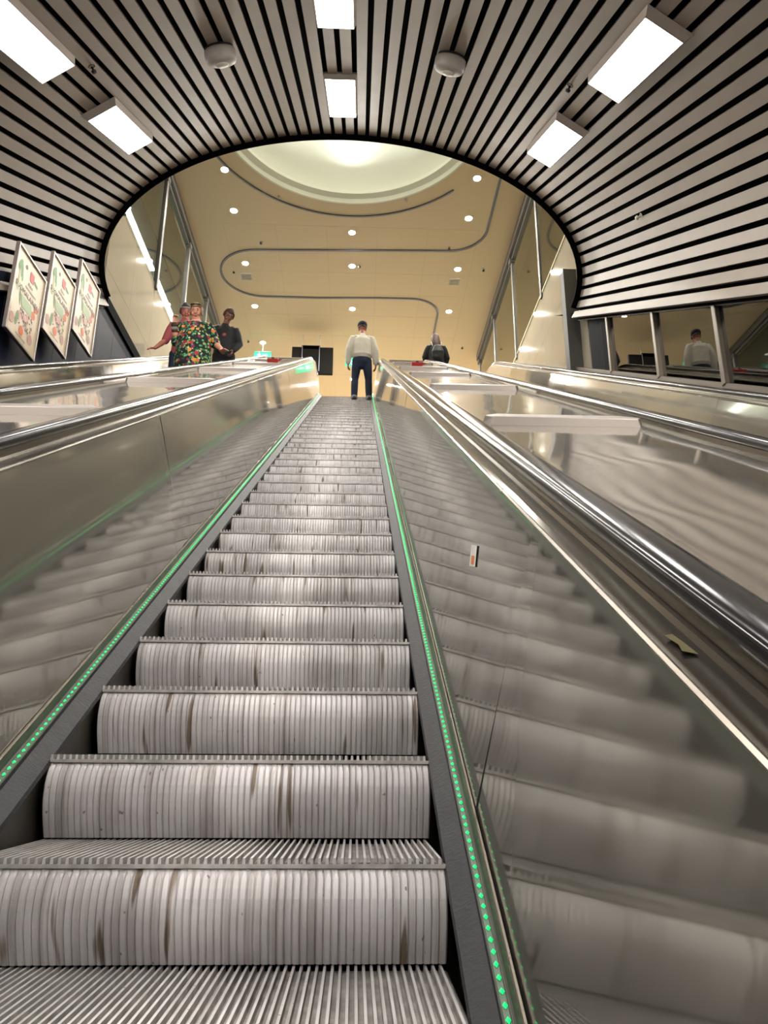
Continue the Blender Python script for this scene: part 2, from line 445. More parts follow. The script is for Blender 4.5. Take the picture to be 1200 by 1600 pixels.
# ------------------------------------------------------------------ the escalator bodies
TRIM_S, TRIM_P = 0.671, -0.362
def make_escalator(cx, label, central):
    root = empty('escalator', label, 'escalator', (cx, 0, 0), 'escalators of the tunnel')
    for sg in (-1, 1):
        def S(prof): return [(sg*s, P) for s, P in prof]
        bm = bmesh.new(); sweep(bm, S([(0.535, -1.60), (0.535, -1.10)]))
        mesh_obj('skirt_panel', bm, M['skirt'], root)
        bm = bmesh.new(); sweep(bm, S([(0.535, -1.13), (0.503, -1.112), (0.506, -1.100), (0.548, -1.072), (0.5485, -1.06)]))
        mesh_obj('brush_strip', bm, M['brush'], root)
        bm = bmesh.new(); sweep(bm, S([(0.5485, -1.062), (0.566, -1.056), (0.5695, -1.052), (0.5715, -1.026)]))
        mesh_obj('skirt_ledge', bm, M['skirt'], root)
        bm = bmesh.new(); sweep(bm, S([(0.5715, -1.026), (0.574, -1.0225), (0.5785, -1.0225), (0.5800, -1.034)]))
        mesh_obj('skirt_trim', bm, M['trim'], root)
        if central:
            bm = bmesh.new(); sweep(bm, S([(0.550, -1.0600), (0.552, -1.0565), (0.562, -1.0545), (0.5645, -1.0565)]))
            led = mesh_obj('led_strip', bm, M['led_base'], root)
            led['label'] = 'strip of tiny green lamps along the skirt edge'
            bm = bmesh.new()
            t = -1.6
            while t < T1 + LT:
                y, z, ny, nz = frame(t); q = -1.0535 - PN
                c = Vector((sg*0.5575, y + ny*q, z + nz*q))
                dy, dz = nz, -ny
                v = [c + Vector((0, dy*0.0075, dz*0.0075)), c + Vector((sg*0.0045, 0, 0)), c - Vector((0, dy*0.0075, dz*0.0075)), c - Vector((sg*0.0052, 0, 0)),
                     c + Vector((0, ny*0.004, nz*0.004)), c - Vector((0, ny*0.004, nz*0.004))]
                v = [bm.verts.new(p) for p in v]
                for k in range(4):
                    mi = 0; bm.faces.new((v[k], v[(k+1) % 4], v[4])).material_index = mi; bm.faces.new((v[(k+1) % 4], v[k], v[5])).material_index = mi
                t += 0.0285
            tag(mesh_obj('led_lamps', bm, [M['led'], M['led_base']], led), kind='stuff')
        # inner panels, one sheet after the other
        edges = [T0-LB-FLAT0, -2.9, -0.7, 1.55, 3.8, 6.05, 8.3, 10.55, 12.8, 15.05, 17.3, T1+LT+FLAT1]
        for i, (a, b) in enumerate(zip(edges, edges[1:])):
            d = (random.random()-0.5)*0.004
            bm = bmesh.new(); sweep(bm, S([(0.580+d, -1.036), (TRIM_S-d, TRIM_P)]), clip_ts(a+0.001, b-0.001))
            p = mesh_obj('balustrade_panel', bm, M['panel'] if central else M['panel_bright'], root)
            if central and sg == 1 and i == 3:
                bm = bmesh.new(); st = bmesh.new()
                def onp(t, f, lift):
                    s = 0.580 + (TRIM_S-0.580)*f - lift; P = -1.036 + (TRIM_P+1.036)*f
                    y, z, ny, nz = frame(t); return Vector((s, y+ny*(P-PN), z+nz*(P-PN)))
                quad(bm, [onp(2.155, 0.605, 0.003), onp(2.07, 0.638, 0.003), onp(2.10, 0.718, 0.003), onp(2.187, 0.686, 0.003)])
                sk = mesh_obj('sticker', bm, M['paper'], p); sk['label'] = 'small white paper sticker'
                quad(st, [onp(2.135, 0.622, 0.004), onp(2.095, 0.638, 0.004), onp(2.105, 0.672, 0.004), onp(2.15, 0.655, 0.004)])
                mesh_obj('sticker_print', st, M['orange'], sk)
        bm = bmesh.new(); sweep(bm, S([(TRIM_S-0.001, TRIM_P-0.003), (TRIM_S-0.002, TRIM_P+0.003), (TRIM_S+0.003, TRIM_P+0.006)]))
        mesh_obj('top_trim', bm, M['trim'], root)
        bm = bmesh.new(); sweep(bm, S([(TRIM_S+0.003, TRIM_P+0.006), (TRIM_S+0.008, TRIM_P+0.004), (TRIM_S+0.048, TRIM_P+0.012), (TRIM_S+0.052, TRIM_P+0.020), (TRIM_S+0.060, TRIM_P+0.022)]))
        idk = mesh_obj('inner_deck', bm, M['channel'], root)
        if central and sg == 1:
            bm = bmesh.new()
            def ond(t, s): 
                y, z, ny, nz = frame(t); q = TRIM_P + 0.0125 - PN
                return Vector((s, y+ny*q, z+nz*q))
            quad(bm, [ond(0.85, TRIM_S+0.022), ond(0.84, TRIM_S+0.038), ond(0.875, TRIM_S+0.036), ond(0.905, TRIM_S+0.032), ond(0.90, TRIM_S+0.020), ond(0.87, TRIM_S+0.026)])
            mesh_obj('tape_patch', bm, M['tape'], idk)['label'] = 'worn scrap of yellow tape'
        bm = bmesh.new(); sweep(bm, S([(TRIM_S+0.060, TRIM_P+0.018), (TRIM_S+0.063, TRIM_P+0.042), (TRIM_S+0.120, TRIM_P+0.042), (TRIM_S+0.123, TRIM_P+0.012)]))
        mesh_obj('handrail_guide', bm, M['channel'], root)
    if not central:
        # plain flight of steps, hidden from the photo by the balustrade
        bm = bmesh.new(); run = 0.367*C30 + 0.2119*S30; t = T0 - LB + 0.2; prev = None
        while t < T1 + LT + 0.3:
            y, z, _, _ = frame(t); y2, z2, _, _ = frame(t + run)
            quad(bm, [(-0.506, y, z), (0.506, y, z), (0.506, y2, z), (-0.506, y2, z)])
            quad(bm, [(-0.506, y2, z), (0.506, y2, z), (0.506, y2, z2), (-0.506, y2, z2)])
            t += run
        tag(mesh_obj('steps', bm, M['tread'], root), kind='stuff')
    # under-step tray so that nothing is open below
    bm = bmesh.new(); sweep(bm, [(-0.54, -1.58), (0.54, -1.58)])
    mesh_obj('truss_tray', bm, M['void'], root)
    return root

ESC = [(CX, 'middle escalator with ribbed steps rising straight ahead between steel balustrades', True),
       (CX-SP, 'left escalator carrying three people down past the three posters', False),
       (CX+SP, 'right escalator beside the dark glass panes, carrying a woman in black', False)]
esc_roots = [make_escalator(*e) for e in ESC]

def handrail(cx, sg, label):
    prof = []
    c = (TRIM_S + 0.0915, TRIM_P + 0.055); a, b = 0.041, 0.021
    for k in range(18):
        th = 2*PI*k/18
        ct, st = math.cos(th), math.sin(th)
        prof.append((sg*(c[0] + a*math.copysign(abs(ct)**0.7, ct)), c[1] + b*math.copysign(abs(st)**0.7, st)))
    bm = bmesh.new(); sweep(bm, prof, sharp=False, closed=True)
    # turn down at both ends round the newel
    o = mesh_obj('handrail', bm, M['rubber'], None, smooth=True)
    o.location.x = cx
    return tag(o, label, 'handrail', 'rubber handrails')
handrail(CX, 1, 'thick black handrail beside the green-lit step edge, right of the ribbed steps')
handrail(CX, -1, 'black handrail of the middle escalator on the left of the ribbed steps')
handrail(CX-SP, 1, "handrail under the floral-dressed woman's hand")
handrail(CX-SP, -1, 'farthest left handrail, running below the three posters')
handrail(CX+SP, -1, 'handrail between the wide mirror-like deck and the right escalator')
handrail(CX+SP, 1, 'farthest right handrail, running below the dark glass panes')

# decks between and beside the escalators
HS = TRIM_S + 0.123
def deck(x0, x1, label, bars, material):
    root = empty('balustrade_deck', label, 'deck')
    bm = bmesh.new()
    m = 0.02
    sweep(bm, [(x0, TRIM_P+0.014), (x0+0.012, TRIM_P+0.020), (x0+0.10, TRIM_P+0.022), (x1-0.10, TRIM_P+0.022), (x1-0.012, TRIM_P+0.020), (x1, TRIM_P+0.014)])
    mesh_obj('deck_plate', bm, material, root)
    for t in bars:
        y, z, ny, nz = frame(t); q = TRIM_P + 0.022 - PN
        o = Vector((0, y+ny*q, z+nz*q)); u = Vector((0, nz, -ny)); n = Vector((0, ny, nz))
        bm = bmesh.new()
        lo, hi = x0+0.07, x1-0.07
        base = [(lo, -0.085), (hi, -0.085), (hi-0.05, 0.085), (lo+0.05, 0.085)]
        base = [(lo+0.03, -0.09), (hi-0.03, -0.09), (hi, -0.02), (hi-0.07, 0.09), (lo+0.07, 0.09), (lo, -0.02)]
        B = [bm.verts.new(o + Vector((x, 0, 0)) + u*s) for x, s in base]
        Tp = [bm.verts.new(o + Vector((x*0.97 + (lo+hi)/2*0.03, 0, 0)) + u*s*0.80 + n*0.036) for x, s in base]
        bm.faces.new(Tp)
        for k in range(6): bm.faces.new((B[k], B[(k+1) % 6], Tp[(k+1) % 6], Tp[k]))
        bevel(bm, 0.003, 1)
        mesh_obj('anti_slide_bar', bm, M['bar'], root)
    return root
deck(CX+HS, CX+SP-HS, 'wide mirror-like steel deck between the middle and right escalators', [-1.4+2.75*k for k in range(0)] + [0.70, 3.52, 6.35, 9.1, 11.5, 14.0, 16.2], M['deck'])
deck(CX-SP+HS, CX-HS, 'steel deck between the left and middle escalators reflecting the posters', [0.75, 3.55, 6.4, 9.2, 11.7, 14.2, 16.2], M['deck'])
deck(CX-SP-HS-0.50, CX-SP-HS, 'dark narrow deck between the left escalator and the navy wall', [], M['dark_deck'])
deck(CX+SP+HS, CX+SP+HS+0.62, 'dark narrow deck between the right escalator and the glass panes', [], M['dark_deck'])

# emergency stop boxes
def stop_box(x, t, label):
    y, z, ny, nz = frame(t); q = TRIM_P + 0.022 - PN
    r = empty('emergency_stop_box', label, 'stop box', (x, y+ny*q, z+nz*q), 'red stop boxes on the decks')
    r.rotation_euler = (PI/6, 0, 0)
    bm = bmesh.new(); box(bm, -0.09, 0.09, -0.05, 0.05, 0.0, 0.075); bevel(bm, 0.006)
    mesh_obj('housing', bm, M['red'], r)
    bm = bmesh.new(); quad(bm, [(0.09, -0.03, 0.03), (0.17, 0.0, 0.055), (0.17, 0.03, 0.06), (0.09, 0.03, 0.07)])
    bmesh.ops.solidify(bm, geom=bm.faces[:], thickness=0.01)
    mesh_obj('flap', bm, M['red'], r)
    bm = bmesh.new(); lathe(bm, [(0, 0.10), (0.022, 0.098), (0.026, 0.085), (0.026, 0.075)], 16)
    mesh_obj('push_button', bm, M['dark'], r)
stop_box(CX+1.235-0.02, 12.6, 'red emergency stop box on the deck right of the middle escalator')
stop_box(CX-1.235+0.10, 12.9, 'red emergency stop box on the deck left of the middle escalator')

# ------------------------------------------------------------------ steps
TRD, RIS = 0.367, 0.2119
Y1, Z1 = 1.817, -0.207 + CZ         # nosing of step 1
NR = 62; SW = 0.506
def make_step():
    root = empty('escalator_step', None, None)
    pitch = 2*SW/NR
    # tread: ribs running front to back
    bm = bmesh.new(); d = 0.012; L = 0.40
    pts = []
    for i in range(NR):
        x = -SW + i*pitch
        pts += [(x, -d), (x+pitch*0.06, 0), (x+pitch*0.40, 0), (x+pitch*0.46, -d)]
    pts.append((SW, -d))
    F = [bm.verts.new((x, -0.002, z)) for x, z in pts]; B = [bm.verts.new((x, L, z)) for x, z in pts]
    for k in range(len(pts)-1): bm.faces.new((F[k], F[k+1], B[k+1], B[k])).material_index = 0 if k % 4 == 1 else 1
    for i in range(NR):
        bm.faces.new([bm.verts.new((pts[4*i+j][0], -0.002, pts[4*i+j][1])) for j in (0, 3, 2, 1)])
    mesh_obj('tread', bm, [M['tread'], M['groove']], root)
    bm = bmesh.new(); box(bm, -SW, SW, -0.003, 0.03, -0.0205, -d); mesh_obj('nosing_bar', bm, M['nosing'], root)
    # riser: rounded ribs on a bowed face
    bm = bmesh.new(); n = 9; H = RIS - 0.004
    def bow(u): return -0.030*math.sin(PI*min(1, u*0.97)**0.8) + 0.018*u*u + 0.006
    def prof(u):
        rise = 0.0045 if u > 0.05 else 0.0
        out = []
        for i in range(NR):
            x = -SW + i*pitch; a = 0.18 if u > 0.09 else 0.34
            out += [(x, 0), (x+pitch*a, rise), (x+pitch*(0.80 if u > 0.09 else 0.62), rise), (x+pitch*0.97, 0)]
        out.append((SW, 0)); return out
    rows = []
    for j in range(n+3):
        u = [0, 0.051, 0.10][j] if j < 3 else 0.10 + 0.90*(j-2)/n
        z = -0.020 - (H-0.020)*u
        rows.append([bm.verts.new((x, bow(u)-o, z)) for x, o in prof(u)])
    for A, Bq in zip(rows, rows[1:]):
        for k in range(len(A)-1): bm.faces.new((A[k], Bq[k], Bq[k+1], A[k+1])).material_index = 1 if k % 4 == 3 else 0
    mesh_obj('riser', bm, [M['riser'], M['rib_shade']], root)
    bm = bmesh.new()
    for s in (-1, 1): box(bm, s*SW-0.002, s*SW+0.002, 0.03, 0.39, -0.16, -0.012)
    mesh_obj('side_plate', bm, M['skirt'], root)
    return root

ORD = ['first', 'second', 'third', 'fourth', 'fifth', 'sixth', 'seventh', 'eighth', 'ninth', 'tenth', 'eleventh', 'twelfth', 'thirteenth',
       'fourteenth', 'fifteenth', 'sixteenth', 'seventeenth', 'eighteenth', 'nineteenth', 'twentieth']
def ordinal(n):
    if n <= 20: return ORD[n-1]
    tens = {2: 'twenty', 3: 'thirty', 4: 'forty'}[n//10]
    return tens + '-' + ORD[n % 10 - 1] if n % 10 else {3: 'thirtieth', 4: 'fortieth'}[n//10]

def step_pos(k):
    """nosing of step k on the path (straight slope, then easing to the level)"""
    run = (TRD*C30 + RIS*S30)
    D1 = (Y1 + PN*S30)/C30
    t = D1 + (k-1)*run
    y, z, ny, nz = frame(t)
    return y, z
proto = make_step()
first_used = False
DESC = {-1: 'nearest step, its wide ribbed tread filling the bottom edge of the photo',
        0: 'second nearest step, its tall ribbed riser spanning from the left edge to the lit skirt',
        1: 'third nearest ribbed step, with a rust-brown run down its riser'}
for k in range(-3, 43):
    y, z = step_pos(k)
    if not first_used: st = proto; first_used = True
    else: st = dup(proto, (0, 0, 0))
    st.location = (CX, y, z)
    n = k + 2
    if k < -1: lab = ['metal step just behind the nearest step, below the bottom edge', 'metal step farthest down, behind the viewer'][-2-k]
    elif k in DESC: lab = DESC[k]
    elif k == 34: lab = 'ribbed step that the man in the white shirt stands on'
    else: lab = '%s ribbed metal step of the middle escalator, counted up from the bottom edge' % ordinal(n)
    tag(st, lab, 'escalator step', 'ribbed steps of the middle escalator')
STEP34 = step_pos(34)

# ------------------------------------------------------------------ the tunnel: vault, slats, walls
VC, VP_, VA, VB = -0.30, 1.05, 3.80, 2.04
DA = 12.8
SL = 0.06
def ellpts(a, b, n, lo=-0.28, hi=PI+0.28):
    """points evenly spaced by arc length"""
    N = 2000; acc = [0]; P = []
    for i in range(N+1):
        th = lo + (hi-lo)*i/N; P.append((VC + a*math.cos(th), VP_ + b*math.sin(th), th))
        if i: acc.append(acc[-1] + math.hypot(P[i][0]-P[i-1][0], P[i][1]-P[i-1][1]))
    out = []; j = 0
    for q in range(n+1):
        s = acc[-1]*q/n
        while j < N and acc[j+1] < s: j += 1
        out.append(P[min(j+1, N)])
    return out
D_LO = -5.2
bm = bmesh.new()
pts = ellpts(VA+SL+0.07, VB+SL+0.07, 80)
A = [bm.verts.new(W(x, D_LO, p)) for x, p, t in pts]; B = [bm.verts.new(W(x, DA, p)) for x, p, t in pts]
for k in range(len(pts)-1): bm.faces.new((A[k], A[k+1], B[k+1], B[k]))
ceil = tag(mesh_obj('ceiling', bm, M['void']), kind='structure')
bm = bmesh.new()
NS = 62
pts = ellpts(VA+SL, VB+SL, NS)
th_ = 0.035
for i in range(NS):
    x0, p0, t0 = pts[i]; x1, p1, t1 = pts[i+1]
    dx, dp = x1-x0, p1-p0
    w0, w1 = 0.14, 0.80
    a = (x0+dx*w0, p0+dp*w0); b = (x0+dx*w1, p0+dp*w1)
    nx, np_ = -dp, dx
    l = math.hypot(nx, np_); nx, np_ = nx/l, np_/l
    if (a[0]-VC)*nx + (a[1]-VP_)*np_ < 0: nx, np_ = -nx, -np_
    c = (b[0]+nx*th_, b[1]+np_*th_); d = (a[0]+nx*th_, a[1]+np_*th_)
    R0 = [bm.verts.new(W(X, D_LO, P)) for X, P in (a, b, c, d)]
    R1 = [bm.verts.new(W(X, DA, P)) for X, P in (a, b, c, d)]
    for k in range(4): bm.faces.new((R0[k], R0[(k+1) % 4], R1[(k+1) % 4], R1[k]))
    bm.faces.new(R1)
mesh_obj('slats', bm, M['slat'], ceil)
# black rim round the mouth of the vault
bm = bmesh.new()
inn = ellpts(VA-0.03, VB-0.025, 80, -0.20, PI+0.20); outp = ellpts(VA+0.22, VB+0.22, 80, -0.20, PI+0.20)
rows = []
for (xi, pi_, _), (xo, po, _) in zip(inn, outp):
    rows.append([bm.verts.new(W(xi, DA, pi_)), bm.verts.new(W(xo, DA, po)), bm.verts.new(W(xo, DA+0.02, po)), bm.verts.new(W(xi, DA+0.02, pi_))])
for A, B in zip(rows, rows[1:]):
    for k in range(4): bm.faces.new((A[k], B[k], B[(k+1) % 4], A[(k+1) % 4]))
tag(mesh_obj('trim_arch', bm, M['rim']), kind='structure')

# left tunnel wall: navy sheets below the vault
WXL, WXR = VC-3.78, VC+3.92
bm = bmesh.new()
D = -5.2; edges = []
while D < 15.4:
    edges.append(D); D += 0.82
for a in edges:
    b = a + 0.812
    # each sheet is upright: its joints are plumb
    def wp(d, P): 
        w = W(WXL, d, P); return w
    lo0, hi0 = W(WXL, a, -0.45), W(WXL, a, 0.80)
    y0, y1 = lo0.y, W(WXL, b, -0.45).y
    def zat(y, P): return (y + P*S30)/C30*S30 + P*C30 + CZ
    ztop = lambda y: min(zat(y, 0.72), 6.93+CZ)
    zs = [zat(y0, -0.50), zat(y1, -0.50), ztop(y1), ztop(y0)]
    quad(bm, [(WXL, y0, zs[0]), (WXL, y1, zs[1]), (WXL, y1, max(zs[2], zs[1]+0.01)), (WXL, y0, max(zs[3], zs[0]+0.01))])
quad(bm, [(WXL-0.02, -6, -1), (WXL-0.02, 15, 6.2+CZ), (WXL-0.02, 15, 6.93+CZ), (WXL-0.02, -6, 2.0)])
tag(mesh_obj('wall_left', bm, M['navy']), kind='structure')

# right tunnel side: head rail, posts and smoked panes, dark room behind
GX = 3.56
def zat(y, P): return (y + P*S30)/C30*S30 + P*C30 + CZ
bm = bmesh.new()
for (pa, pb) in ((0.45, 0.56), (-0.34, -0.29)):
    prs = [(GX-0.04, pa), (GX+0.06, pa), (GX+0.06, pb), (GX-0.04, pb)]
    R0 = [bm.verts.new(W(X, -5.2, P)) for X, P in prs]; R1 = [bm.verts.new(W(X, 12.75, P)) for X, P in prs]
    for k in range(4): bm.faces.new((R0[k], R0[(k+1) % 4], R1[(k+1) % 4], R1[k]))
rail = tag(mesh_obj('trim_rails', bm, M['brown_metal']), kind='structure')
posts = [9.55, 8.02, 6.58, 5.10, 3.6, 2.1, 0.6]
for i, y in enumerate(posts):
    bm = bmesh.new(); box(bm, GX-0.05, GX+0.05, y-0.035, y+0.035, zat(y, -0.31), zat(y, 0.47)); bevel(bm, 0.006, 1)
    tag(mesh_obj('window_post', bm, M['brown_metal'], rail), None)
wn = 0
for y1, y0 in zip(posts, posts[1:]):
    wn += 1
    bm = bmesh.new()
    v = []
    for x in (GX-0.004, GX+0.004):
        v.append([bm.verts.new((x, y0+0.03, zat(y0+0.03, -0.31))), bm.verts.new((x, y1-0.03, zat(y1-0.03, -0.31))), bm.verts.new((x, y1-0.03, zat(y1-0.03, 0.47))), bm.verts.new((x, y0+0.03, zat(y0+0.03, 0.47)))])
    bm.faces.new(v[0][::-1])
    bm.faces.new(v[1])
    tag(mesh_obj('window_%d' % wn, bm, M['glass_dark']), kind='structure')
# folded dark screens and blue sheet near the mouth
bm = bmesh.new()
def vsheet(xa, ya, xb, yb, mi=0):
    quad(bm, [(xa, ya, zat(ya, -0.34)), (xb, yb, zat(yb, -0.34)), (xb, yb, zat(yb, 0.50)), (xa, ya, zat(ya, 0.50))], mi)
vsheet(GX+0.25, 11.4, GX+0.25, 10.55, 1); vsheet(GX+0.25, 10.55, GX+0.02, 10.50, 0)
vsheet(GX+0.02, 10.50, GX+0.10, 10.2); vsheet(GX+0.10, 10.2, GX+0.03, 10.0); vsheet(GX+0.03, 10.0, GX+0.10, 9.78); vsheet(GX+0.10, 9.78, GX, 9.56)
tag(mesh_obj('wall_screen', bm, [M['screen_dark'], M['navy2']]), kind='structure')
bm = bmesh.new()
quad(bm, [(GX+1.2, -6, -1.5), (GX+1.2, 13, zat(13, -0.6)), (GX+1.2, 13, zat(13, 0.8)), (GX+1.2, -6, 3)])
quad(bm, [(GX-0.05, -4, zat(-4, -0.36)), (GX+1.2, -4, zat(-4, -0.36)), (GX+1.2, 13, zat(13, -0.36)), (GX-0.05, 13, zat(13, -0.36))])
quad(bm, [(GX-0.05, -4, zat(-4, 0.58)), (GX+1.2, -4, zat(-4, 0.58)), (GX+1.2, 12.1, zat(12.1, 0.58)), (GX-0.05, 12.1, zat(12.1, 0.58))])
tag(mesh_obj('wall_right', bm, M['void']), kind='structure')
# grey jamb at the right of the mouth
bm = bmesh.new(); box(bm, 3.44, 3.95, 11.15, 11.36, 5.0+CZ, 7.98+CZ)
tag(mesh_obj('trim_jamb', bm, mat('jamb_grey', '#45433f', 0.6)), kind='structure')

# ------------------------------------------------------------------ light fittings of the tunnel
def vault_frame(th, D, off):
    x = VC + (VA+SL-off)*math.cos(th); p = VP_ + (VB+SL-off)*math.sin(th)
    n = Vector((math.cos(th)/(VA), 0, math.sin(th)/(VB))).normalized()
    o = W(x, D, p)
    u = Vector((0, C30, S30)); nn = (Vector((n.x, 0, 0)) + Vector((0, -S30, C30))*n.z).normalized()
    s = u.cross(nn).normalized()
    Mx = Matrix((( s.x, u.x, nn.x, o.x), (s.y, u.y, nn.y, o.y), (s.z, u.z, nn.z, o.z), (0, 0, 0, 1)))
    return Mx
def make_fixture():
    r = empty('ceiling_light')
    bm = bmesh.new()
    w, l, h = 0.186, 0.79, 0.07
    b = [bm.verts.new((x, y, 0.0)) for x, y in ((-w, -l), (w, -l), (w, l), (-w, l))]
    t = [bm.verts.new((x, y, h)) for x, y in ((-w-0.035, -l-0.02), (w+0.035, -l-0.02), (w+0.035, l+0.02), (-w-0.035, l+0.02))]
    bm.faces.new(t)
    for k in range(4): bm.faces.new((b[k], b[(k+1) % 4], t[(k+1) % 4], t[k]))
    mesh_obj('housing', bm, M['fixture'], r)
    bm = bmesh.new(); box(bm, -w+0.008, w-0.008, -l+0.012, l-0.012, -0.006, 0.004)
    mesh_obj('diffuser', bm, M['diffuser'], r)
    bm = bmesh.new()
    for a in ((-w, -w+0.008, -l, l), (w-0.008, w, -l, l), (-w+0.008, w-0.008, -l, -l+0.012), (-w+0.008, w-0.008, l-0.012, l)): box(bm, *a, -0.010, 0.004)
    mesh_obj('frame', bm, M['fixture'], r)
    return r
fx = make_fixture(); used = False
ths = {'C': PI/2, 'R': math.radians(45.2), 'L': math.radians(134.8)}
names = {('C', 0): 'square-looking light panel at the centre of the slatted vault, just before the arch',
         ('C', 1): 'centre light panel cut off by the top edge of the photo',
         ('R', 0): 'slanted light panel on the right of the vault nearer to the arch',
         ('R', 1): 'large slanted light panel at the upper right of the slatted vault',
         ('L', 0): 'slanted light panel on the left of the vault nearer to the arch',
         ('L', 1): 'large slanted light panel cut off by the upper left edge of the photo'}
for row in 'CRL':
    for i in range(5):
        D = (10.92 if row == 'C' else 10.30) - i*(3.10 if row == 'C' else 2.84)
        o = fx if not used else dup(fx, (0, 0, 0)); used = True
        o.matrix_world = vault_frame(ths[row], D, 0.045 if row == 'C' else 0.08)
        lab = names.get((row, i)) or '%s light panel of the %s row, behind the viewer' % (ORD[i], {'C': 'centre', 'R': 'right', 'L': 'left'}[row])
        tag(o, lab, 'ceiling light', 'light panels of the slatted vault')

def detector(th, D, label):
    r = empty('smoke_detector', label, 'smoke detector', group='round detectors on the vault')
    bm = bmesh.new(); lathe(bm, [(0, -0.135), (0.10, -0.132), (0.15, -0.118), (0.166, -0.09), (0.168, -0.02), (0.165, 0.0), (0.15, 0.012)], 28)
    mesh_obj('housing', bm, M['plastic'], r, True)
    bm = bmesh.new(); lathe(bm, [(0, -0.155), (0.06, -0.152), (0.075, -0.130)], 20)
    mesh_obj('lens', bm, M['plastic_w'], r, True)
    bm = bmesh.new(); lathe(bm, [(0.15, 0.0), (0.15, 0.035), (0.0, 0.035)], 24)
    mesh_obj('base', bm, M['dark'], r)
    r.matrix_world = vault_frame(th, D, 0.035)
detector(math.radians(109), 9.05, 'round grey detector on the slats left of the centre lights')
detector(math.radians(71.4), 9.08, 'round grey detector on the slats right of the centre lights')
def sprinkler(th, D, label, pale=False):
    r = empty('ceiling_sensor', label, 'sensor', group='small fittings on the vault')
    bm = bmesh.new(); lathe(bm, [(0, -0.07), (0.022, -0.065), (0.028, -0.04), (0.012, -0.035), (0.012, 0.0)], 14)
    mesh_obj('head', bm, M['plastic_w'] if pale else M['dark'], r)
    bm = bmesh.new(); lathe(bm, [(0.034, 0.0), (0.034, 0.010), (0, 0.010)], 14); mesh_obj('collar', bm, M['plastic_w'] if pale else M['dark'], r)
    r.matrix_world = vault_frame(th, D, 0.006)
sprinkler(math.radians(129.5), 8.6, 'tiny dark fitting between the two left light panels')
sprinkler(math.radians(50.8), 8.7, 'tiny dark fitting between the two right light panels')
sprinkler(math.radians(15.6), 9.9, 'small white camera-like fitting low on the right slats', True)

# ------------------------------------------------------------------ posters
def poster_art(root, sheet):
    def P(u, v, lift): return Vector((lift, u, v))     # u along the poster, v up, sheet facing +X
    def blob(name, items, m, lift=0.003):
        bm = bmesh.new()
        for (u, v, ru, rv, rot) in items:
            n = 14
            pts_ = []
            for k in range(n):
                a = 2*PI*k/n; x, y = ru*math.cos(a), rv*math.sin(a)
                pts_.append(P(u + x*math.cos(rot)-y*math.sin(rot), v + x*math.sin(rot)+y*math.cos(rot), lift))
            quad(bm, pts_)
        return mesh_obj(name, bm, m, sheet)
    rnd = random.Random(3)
    blob('printed_leaves', [(-0.24, 0.30, 0.05, 0.10, 0.2), (-0.27, 0.34, 0.04, 0.08, -0.4), (-0.21, 0.25, 0.03, 0.09, 0.3), (-0.17, -0.02, 0.016, 0.11, 0.2), (-0.17, -0.30, 0.03, 0.10, -0.1), (0.22, 0.02, 0.012, 0.06, 0.1), (0.16, 0.34, 0.06, 0.02, -0.3)], ART['leaf'])
    blob('printed_stems', [(-0.25, 0.17, 0.02, 0.12, 0.1), (-0.22, 0.12, 0.018, 0.10, -0.1), (-0.27, 0.06, 0.02, 0.06, 0.2)], ART['stem'])
    for tm in [(0.26, 0.05, 0.05, 0.035, 0), (0.21, -0.05, 0.055, 0.05, 0), (-0.02, -0.385, 0.055, 0.06, 0.5)]: blob('printed_tomato', [tm], ART['tomato'])
    bm = bmesh.new(); quad(bm, [P(-0.01, 0.42, 0.003), P(0.10, 0.42, 0.003), P(0.10, 0.30, 0.003), P(-0.01, 0.30, 0.003)][::-1]); mesh_obj('printed_square', bm, ART['red'], sheet)
    bm = bmesh.new(); quad(bm, [P(-0.16, 0.03, 0.003), P(0.14, 0.03, 0.003), P(0.17, -0.10, 0.003), P(-0.10, -0.11, 0.003)][::-1]); mesh_obj('printed_banner', bm, ART['pale_green'], sheet)
    blob('printed_dot', [(-0.12, 0.40, 0.028, 0.028, 0)], ART['brown'])
    blob('printed_badges', [(-0.28, -0.36, 0.065, 0.065, 0), (0.22, -0.37, 0.065, 0.065, 0)], ART['badge'])
    blob('printed_crumbs', [(rnd.uniform(-0.12, 0.22), rnd.uniform(-0.33, -0.12), rnd.uniform(0.008, 0.024), rnd.uniform(0.006, 0.014), rnd.uniform(0, 3)) for _ in range(46)], ART['brown'], 0.0035)
    blob('printed_pink', [(rnd.uniform(-0.14, 0.12), rnd.uniform(-0.30, -0.12), rnd.uniform(0.02, 0.045), rnd.uniform(0.015, 0.03), rnd.uniform(0, 3)) for _ in range(12)], ART['pink'])
    R = Matrix(((0, 0, 1, 0.004), (1, 0, 0, 0), (0, 1, 0, 0), (0, 0, 0, 1)))   # text x -> +Y, text y -> +Z, facing +X
    for body, size, u, v, m in (('Aito', 0.075, 0.03, 0.235, 'text2'), ('suomalainen', 0.06, 0.06, 0.175, 'text2'), ('SUOMALAINEN', 0.094, 0.0, 0.085, 'text'), ('suomalaista ruokaa', 0.034, -0.02, -0.47, 'text2')):
        text_obj('printed_words', body, size, Matrix.Translation((0, u, v)) @ R, ART[m], sheet, 0.0004)
